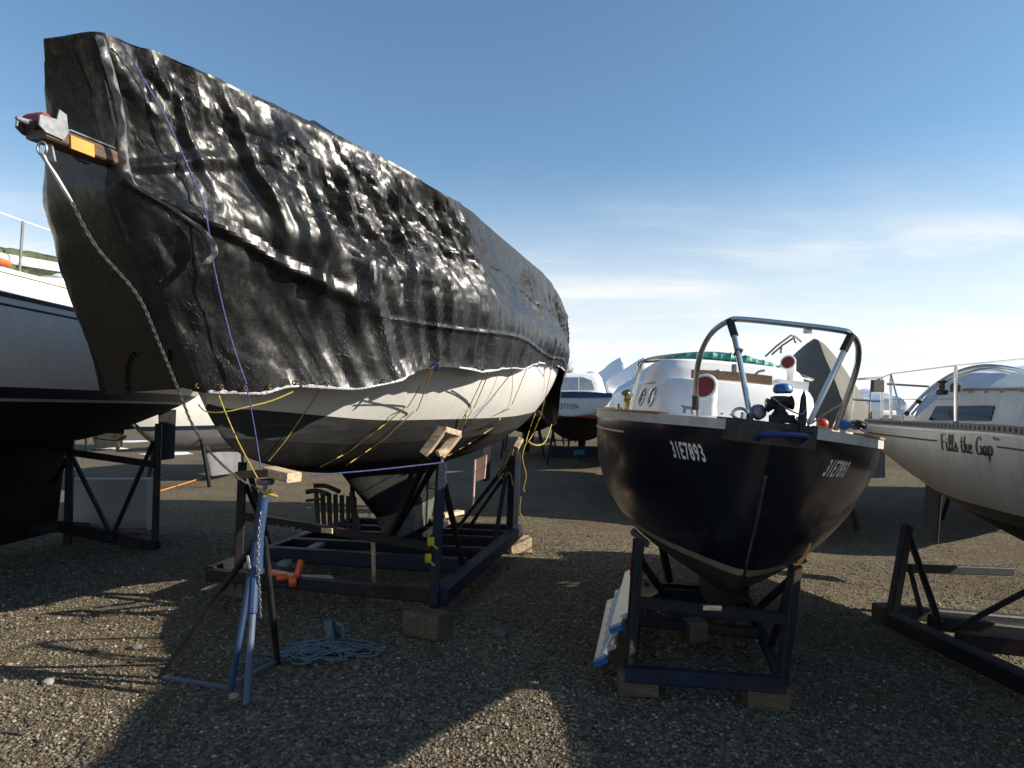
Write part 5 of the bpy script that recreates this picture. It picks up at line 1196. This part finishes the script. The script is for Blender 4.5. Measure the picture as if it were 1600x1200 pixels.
def cord(pix, r, mat, label, n=10):
    pts = []
    for px, py in pix:
        i, j = tarp_near(px, py); Q = TS[1][i, j]; w = W2(A, Q[0], Q[1]+.03, Q[2]); pts.append(P(px, py, w.y-.04))
    mb = MB(); mb.tube(catmull(pts, n), r, 6); return single(mb, 'lashing_line', mat, label, 'cord', smooth=True, group=gb)
pt_ = [(190, 66), (225, 125), (262, 190), (300, 275), (320, 325), (335, 420), (360, 525), (385, 600)]
cord(pt_, .0045, M['blue_rope'], 'long blue cord thrown over the bow of the tarpaulin')
rope([P(385, 604, 4.0), P(398, 670, 4.2), P(408, 735, 4.28)], .0045, M['blue_rope'], 'blue cord hanging from the tarp edge to the blue boat stand', gb, 'cord')
rope([P(487, 743, 5.0), P(590, 734, 5.2), P(689, 723, 5.45)], .0055, M['blue_rope'], 'taut blue cord stretched from the near post forward under the hull', gb, 'cord')
rope([hem_at(800, 578), (765, 626), (735, 660), (705, 700), P(694, 716, 5.45)], .0045, M['blue_rope'], 'blue cord slanting over the white hull to the near post', gb, 'cord')
MB().beam(W2(A, -.64, .04, 3.165), W2(A, -1.05, .045, 3.14), .03, .010).build('strap_plate', M['steel'], spr)
mb = MB(); mb.tube([hem_at(672, 582)+Vector((.02*math.cos(a)+.004*a, -.01, .025*math.sin(a))) for a in np.linspace(0, 9, 22)], .008, 6); single(mb, 'blue_knot', M['blue_stripe'], 'blue knot tied into the hem of the tarpaulin amidships', 'knot', smooth=True)
# pink rudder board seen below the stern
pk = thing('pink_paddle', 'pink flat paddle on a thin pole standing behind the cradle', 'paddle', G(740, 800))
rg = [P(742, 718, 10.4), P(760, 711, 10.4), P(757, 748, 10.4), P(744, 752, 10.4)]
MB().loft([rg, [p+Vector((.01, .03, 0)) for p in rg]], True, True).build('blade', M['pink'], pk); MB().tube([P(742, 718, 10.4), P(740, 775, 10.3), G(737, 800)], .018, 8).build('shaft', M['pink'], pk, smooth=True)
# cords and litter on the gravel
rope([G(236, 751, .02), G(262, 742, .03), G(297, 736, .02)], .012, M['yellow_rope'], 'short yellow cord lying on sunlit gravel left of the large cradle', None, 'cord')
rope([G(250, 767, .02), G(290, 755, .03), G(330, 742, .02), G(368, 732, .02)], .012, M['orange_rope'], 'orange cord stretched over sunlit gravel left of the large cradle', None, 'cord')
for k, (px, py, L) in enumerate(((880, 911, .07), (893, 916, .09), (898, 912, .06))):
    mb = MB(); mb.beam(G(px-8, py, .012), G(px+8, py-1, .012), .03, .015); single(mb, 'wood_chip', M['wood_plank'], ['leftmost of the three pale wood splinters on dark gravel between the cradles', 'largest of the three pale wood splinters on dark gravel between the cradles', 'nearest of the three pale wood splinters on dark gravel between the cradles'][k], 'wood chip', group='wood splinters between the cradles')
def rock(px, py, s, mat, label):
    g = G(px, py); bm = bmesh.new(); bmesh.ops.create_icosphere(bm, subdivisions=2, radius=1)
    mb = MB(); mb.add([(g.x+v.co.x*s*1.2*(1+.3*mnoise.noise(v.co*1.7)), g.y+v.co.y*s*(1+.3*mnoise.noise(v.co*1.7+Vector((3, 0, 0)))), g.z+s*.3+v.co.z*s*.7) for v in bm.verts], [tuple(q.index for q in f.verts) for f in bm.faces]); bm.free()
    single(mb, 'rock', mat, label, 'rock', smooth=True)
rk = paint('pale_rock', (.24, .22, .19), .9, .2, 12, bump=.5, bscale=40); rk2 = paint('dark_rock', (.10, .09, .075), .9, .2, 12, bump=.5, bscale=40)
rock(366, 1090, .03, rk, 'pale rock lying by the foot of the blue boat stand'); rock(213, 1014, .04, rk2, 'dark rock lying alone on the sunlit gravel at the left'); rock(782, 992, .05, rk2, 'dark rock half buried between the two cradles'); rock(76, 1068, .035, rk, 'pale rock beside the shadow lines at the far left')
# old snow
for k, (px, py, L, wd_) in enumerate(((205, 690, 2.6, .8), (262, 709, 2.2, .7), (180, 701, 1.2, .3))):
    g = G(px, py); A_ = []
    for i in range(15):
        row = []
        for j in range(11):
            u, v_ = i/14*2-1, j/10*2-1; rr_ = min(1, math.hypot(u, v_)); e = 1+.35*mnoise.noise((u*2+k, v_*2, k)); row.append((g.x+u*L*.5*e*(1-.25*abs(v_)), g.y+v_*wd_*1.5*e*(1-.25*abs(u)), gz(g.x, g.y)+.07*(1-rr_**2)-.012+.015*mnoise.noise((u*5, v_*5, k))))
        A_.append(row)
    o = MB().grid(A_).build('snow_patch', M['snow'], smooth=True); struct(o)
# ================================================================== rows of boats further back
def far_hull(t, L, b, zsh, zwl, zbot, mats, stern=.75, n=36):
    h = Hull([0, L*.03, L*.12, L*.3, L*.5, L*.75, L], [0, b*.22, b*.6, b*.94, b, b*.94, b*stern], [0, L*.5, L], [zsh+.25, zsh, zsh+.03],
             [0, L*.06, L*.15, L*.3, L*.6, L*.85, L], [zsh+.25, zwl+.1, zbot+.25, zbot+.05, zbot, zbot+.2, zwl-.05], sec=((0, 1.2, 1.15), (.3, 1.9, 1.6), (.6, 2.4, 2.1), (1, 2.0, 1.8)))
    h.band(t, 'topsides', mats[0], None, zwl, n=n, rows=6); h.band(t, 'boot_stripe', mats[1], zwl, zwl-.10, n=n, rows=2); h.band(t, 'bottom', mats[2], zwl-.10, None, n=n, rows=7)
    h.transom(t, mats[0]); h.deck(t, M['white'], n=24); keel_fin(t, 'keel', mats[2], (L*.38, L*.62, zbot+.2), (L*.42, L*.6, .12), .25, .2)
    for x in (L*.25, L*.72):
        for sd in (1, -1): MB().beam((x, sd*h.y(x, zbot+.35)*1.0, zbot+.36), (x, sd*(h.y(x, zbot+.35)+.25), -.3), .07, .07, up=(1, 0, 0)).build('prop_post', M['frame_black'], t, world=False)
    return h
def wrap_over(t, h, peaks, mat, low=.25, seed=1, vent=False, xr=None, name='wrap', n=70, crumple_amt=.03, pw=0):
    """plastic or canvas stretched over ridge peaks: peaks = [(x fraction, ridge height above sheer, half-width factor)]"""
    mb = MB(); L = h.X1; xs = np.linspace((xr or (0.01, 1.0))[0]*L, (xr or (0.01, 1.0))[1]*L, n); A_ = []
    for x in xs:
        r_ = float(spl([p[0] for p in peaks], [p[1] for p in peaks], [x/L])[0]); b = h.b(x)+.04; zs = h.zs(x); row = []
        for q in np.linspace(-1, 1, 33):
            w = abs(q)
            if w > .78: y, z = b, zs-(w-.78)/.22*low
            else:
                s_ = w/.78; y = b*s_**.92; z = zs+r_*((1-s_**pw) if pw else (1-.52*s_/.86 if s_ < .86 else .48*(1-s_)/.14))
            nz_ = crumple_amt*mnoise.noise((x*1.6+seed, q*3, seed))+crumple_amt*.5*mnoise.noise((x*5, q*7, seed+3))
            row.append((x, math.copysign(y+nz_*.7, q) if w > 0 else 0, z+nz_))
        A_.append(row)
    mb.grid(A_); mb.add(A_[0], [tuple(range(33))]); mb.add(A_[-1], [tuple(range(33))])
    return mb.build(name, mat, t, world=False, smooth=True, shade_angle=50)
grp = 'boats stored in the yard'
def far_boat(label, px, d, L, b, zsh, mats, ang, ref=0.0, cat='sailboat', name='sailboat', flip=False):
    """ref = fraction of the length (from the bow) that stands at column px, depth d"""
    th = math.atan(ang)+(math.pi if flip else 0); c = Vector(((px-800)/FPX*d, d, 0)); aft = Vector((math.sin(th), math.cos(th), 0)); p = c-aft*L*ref
    p.z = gz(c.x, c.y)
    return thing(name, label, cat, p, rz=math.pi/2-th, group=grp)
wm = (M['white_gel'], M['navy_stripe'], M['black_bottom'])
# olive-grey canvas tent behind the navy cruiser
t = far_boat('boat under a tall olive grey canvas tent behind the navy cruiser', 1312, 10.2, 8.2, 1.4, 1.6, wm, .20); h = far_hull(t, 8.2, 1.4, 1.6, .95, .45, (M['dark_boot'], M['dark_boot'], M['black_bottom']))
wrap_over(t, h, [(0, .55), (.10, 1.2), (.16, 1.58), (.21, 1.66), (.30, 1.60), (.62, 1.50), (.80, 1.38), (1, .9)], M['canvas'], low=.75, seed=4, name='canvas_tent', crumple_amt=.02, pw=1.2)
mb = MB()
for pts in ([P(1196, 557, 13.8), P(1213, 541, 13.8), P(1236, 524, 13.8), P(1243, 526, 13.9), P(1252, 534, 14)], [P(1206, 554, 14.3), P(1222, 540, 14.3), P(1243, 526, 14.2)], [P(1240, 526, 14), P(1243, 536, 14)], [P(1221, 540, 14), P(1220, 552, 14)]): mb.tube(pts, .022, 6)
mb.build('pushpit', M['galv'], t, smooth=True)
# the motor sailer with a name across its stern
N_ = far_boat('small white boat with blue band and red boot stripe seen stern on', 893, 19.0, 7.5, 1.25, 2.1, wm, .18, ref=1.0, flip=True)
hN = far_hull(N_, 7.5, 1.25, 2.20, 1.62, .75, (M['white_gel'], M['red_stripe'], M['black_bottom']), stern=.92)
def LN(X, o, z): return W2(N_, X, o, z)
hN.rail(N_, 'blue_band', M['blue_stripe'], .03, .08, out=.02, z0=-.08)
yb = hN.b(7.5); MB().loft([[(7.58, s_*yb*.99, z) for s_, z in ((-1, 2.11), (1, 2.11), (1, 2.24), (-1, 2.24))], [(7.60, s_*yb*.99, z) for s_, z in ((-1, 2.11), (1, 2.11), (1, 2.24), (-1, 2.24))]], True, True).build('blue_band', M['blue_stripe'], N_, world=False)
uv, tf = text_faces('NOTION', .0); MB().add([(7.605, -.48+.66*u, 1.80+.15*v_) for u, v_ in uv], tf).build('stern_name', M['letter_black'], N_, world=False, fix=False)
base = rounded([(2.6, .8), (2.6, -.8), (6.6, -.95), (6.6, .95)], .25, 5); topo = rounded([(3.4, .6), (3.4, -.6), (6.3, -.75), (6.3, .75)], .25, 5)
mb = MB(); moulded(mb, base, topo, 2.22, 2.86, er=.12, crown=.08); cb = mb.build('cabin', M['white'], N_, world=False, smooth=True, shade_angle=70)
MB().loft([[(6.52, y, z) for y, z in ((-.6, 2.36), (.6, 2.36), (.5, 2.64), (.25, 2.74), (-.25, 2.74), (-.5, 2.64))], [(6.56, y, z) for y, z in ((-.6, 2.36), (.6, 2.36), (.5, 2.64), (.25, 2.74), (-.25, 2.74), (-.5, 2.64))]], True, True).build('window', paint('pale_window', (.25, .3, .36), .15), cb, world=False)
MB().tube([(7.4, .2, 2.05), (7.4, .2, 2.75)], .015, 6).build('flag_staff', M['steel'], N_, world=False)
p6 = P(893, 706, 19.2); MB().beam(p6+Vector((-.6, 0, 0)), p6+Vector((1.3, 0, 0)), .10, .32, up=(0, 0, 1)).build('support_beam', M['frame_blue'], N_)
uv, tf = text_faces('60W', .02); MB().add([p6+Vector((.06+.30*u, -.065, -.10+.17*v_)) for u, v_ in uv], tf).build('support_marking', M['letter_teal'], N_, fix=False)
# white shrink-wrapped boat close behind the navy cruiser's left side
t = far_boat('white shrink wrapped boat directly behind the left side of the navy cruiser', 1052, 10.6, 8.5, 1.15, 1.72, wm, .18); h = far_hull(t, 8.5, 1.15, 1.72, 1.2, .6, wm)
wrap_over(t, h, [(0, .25), (.08, .55), (.2, .80), (.35, .95), (.36, 1.2), (.45, 1.05), (.6, 1.25), (.8, 1.2), (1, .8)], M['wrap_white'], low=.45, seed=9)
# further wrapped boats, peaks along the horizon
specs = [('far white shrink wrapped boat with a sharp peak left of the windscreen', 985, 24, 9, 1.5, 2.0, [(0, .4), (.25, 1.6), (.3, 1.75), (.5, 1.2), (.75, 1.6), (1, .8)], 'wrap_white', .02),
         ('far white shrink wrapped boat with a flat ridge just right of the bare tree', 935, 33, 10, 1.7, 2.3, [(0, .5), (.2, 1.3), (.5, 1.6), (.55, 1.4), (.8, 1.5), (1, 1)], 'wrap_white', .02),
         ('far white wrapped boat half hidden behind the steel windscreen frame', 1030, 19, 9, 1.5, 2.0, [(0, .4), (.3, 1.35), (.32, 1.6), (.6, 1.2), (1, .9)], 'wrap_white', .05),
         ('far white shrink wrapped boat filling the gap beyond the small blue banded boat', 880, 30, 10, 1.8, 2.4, [(0, .5), (.25, 1.5), (.5, 1.7), (.8, 1.5), (1, 1)], 'wrap_white', -.3),
         ('distant white wrapped boat behind the rail of the grey white yacht', 1408, 20, 9, 1.4, 1.7, [(0, .3), (.3, .75), (.5, .95), (.8, .7), (1, .4)], 'wrap_white', .3),
         ('pale blue shrink wrapped yacht looming behind the grey white yacht', 1548, 10.4, 9.5, 1.5, 1.6, [(0, .7), (.2, 1.5), (.5, 1.42), (.75, 1.28), (.85, 1.20), (.93, 1.14), (1, 1.08)], 'wrap_blue', .95)]
for k, (lb, px, d, L, b, zsh, pk_, mt, ang) in enumerate(specs):
    fl_ = d == 10.4; t = far_boat(lb, px, d, L, b, zsh, wm, ang, ref=1.0 if fl_ else 0.0, flip=fl_); h = far_hull(t, L, b, zsh, zsh-.65, zsh-1.25, (M['dark_boot'], M['dark_boot'], M['black_bottom']) if fl_ else wm); wrap_over(t, h, pk_, M[mt], low=.4, seed=20+k, crumple_amt=.05, pw=4 if fl_ else 0)
# plain boats on the far side, seen in slices under and beside the big yacht
specs = [('white hulled boat with grey keel standing far behind the blue boat stand', 330, 16.5, 8, 1.3, 2.1, .1, .42, (M['white_gel'], M['navy_stripe'], M['grey_keel'])),
         ('dark bottomed sailboat far behind the stern of the tarped yacht', 815, 24, 8.5, 1.4, 2.2, .1, .2, wm),
         ('distant white sailboat far behind the cradle of the left yacht', 120, 27, 9, 1.5, 2.2, .1, .3, wm),
         ('distant white sailboat beyond the orange cord on the gravel', 420, 30, 9, 1.5, 2.2, .1, .3, wm),
         ('distant sailboat between the propeller and the large cradle', 610, 29, 9, 1.5, 2.3, .05, .3, wm),
         ('distant white sailboat low behind the right yacht pulpit', 1360, 30, 9, 1.5, 1.9, .2, .1, wm)]
for k, (lb, px, d, L, b, zsh, ang, ref, mts) in enumerate(specs):
    t = far_boat(lb, px, d, L, b, zsh, wm, ang, ref=ref); h = far_hull(t, L, b, zsh, zsh-.7, zsh-1.35, mts)
    base = rounded([(L*.3, b*.5), (L*.3, -b*.5), (L*.7, -b*.65), (L*.7, b*.65)], .25, 4); topo = rounded([(L*.34, b*.42), (L*.34, -b*.42), (L*.68, -b*.55), (L*.68, b*.55)], .25, 4)
    mb = MB(); moulded(mb, base, topo, zsh, zsh+.4, er=.06); mb.build('cabin', M['white'], t, world=False, smooth=True, shade_angle=70)
# bare trees
def bare_tree(base, H, seed, label):
    r = random.Random(seed); t = thing('bare_tree', label, 'tree', base, group='bare trees beyond the yard'); tr = MB(); tw = MB()
    def grow(p, d, L, rad, lev):
        q = p; pts = [p]; dd = d.copy()
        for k in range(4):
            dd = (dd+Vector((r.uniform(-.14, .14), r.uniform(-.14, .14), r.uniform(-.02, .10)))).normalized(); q = q+dd*L/4; pts.append(q)
        (tr if lev < 2 else tw).tube(pts, [rad, rad*.9, rad*.8, rad*.7, rad*.55], 6 if lev < 2 else 3)
        if lev >= 5: return
        for k in range(3 if lev < 4 else 4):
            i = r.choice((2, 3, 4, 4)); a = dd.orthogonal().normalized(); a.rotate(Matrix.Rotation(r.random()*6.28, 3, dd)); nd = (dd+a*r.uniform(.45, .85)).normalized()
            grow(pts[i], nd, L*r.uniform(.58, .76), rad*.55, lev+1)
    grow(Vector(base), Vector((0, 0, 1)), H*.34, H*.022, 0)
    tr.build('trunk', M['bark'], t, smooth=True, fix=False); tw.build('crown', M['bark'], t, smooth=False, fix=False)
bare_tree((60*.101, 60, 0), 8.6, 3, 'bare leafless tree just right of the tarped stern on the horizon'); bare_tree((75*.055, 75, 0), 9.0, 5, 'smaller bare tree half hidden behind the tarped stern')

# twigs, bark chips and dead leaves lying about on the gravel (too many to count)
def debris():
    mb = MB(); r = random.Random(5)
    for k in range(420):
        d = 3.2+9*r.random()**1.4; x = r.uniform(-.8, .72)*d; z = gz(x, d)+.012+.018*mnoise.noise((x*.7, d*.7, 3)); a = r.random()*3.14
        if k % 3: L = r.uniform(.015, .05); mb.beam((x-L*math.cos(a), d-L*math.sin(a), z), (x+L*math.cos(a), d+L*math.sin(a), z+r.uniform(0, .01)), r.uniform(.006, .02), .005, ch=False)
        else:
            L = r.uniform(.04, .13); mb.tube([(x-L*math.cos(a), d-L*math.sin(a), z), (x+.01, d+.01, z+.008), (x+L*math.cos(a), d+L*math.sin(a), z)], .0035, 4)
    o = mb.build('yard_debris', M['wood_dark'], fix=False); struct(o, 'stuff'); o['label'] = 'twigs and bark chips scattered over the gravel yard'
debris()
# brass eyelets along the hem of the tarpaulin
for i in range(50, 400, 24):
    Q = TS[1][i, 2]; c = W2(A, Q[0], Q[1]+.012, Q[2]); o_ = W2(A, 0, 1, 0)-W2(A, 0, 0, 0); a_ = W2(A, 1, 0, 0)-W2(A, 0, 0, 0)
    MB().tube([c+(a_*math.cos(w)+Vector((0, 0, 1))*math.sin(w))*.014 for w in np.linspace(0, 2*math.pi, 10, endpoint=False)], .005, 5, closed=True).build('eyelet', M['brass'], TARP, smooth=True)
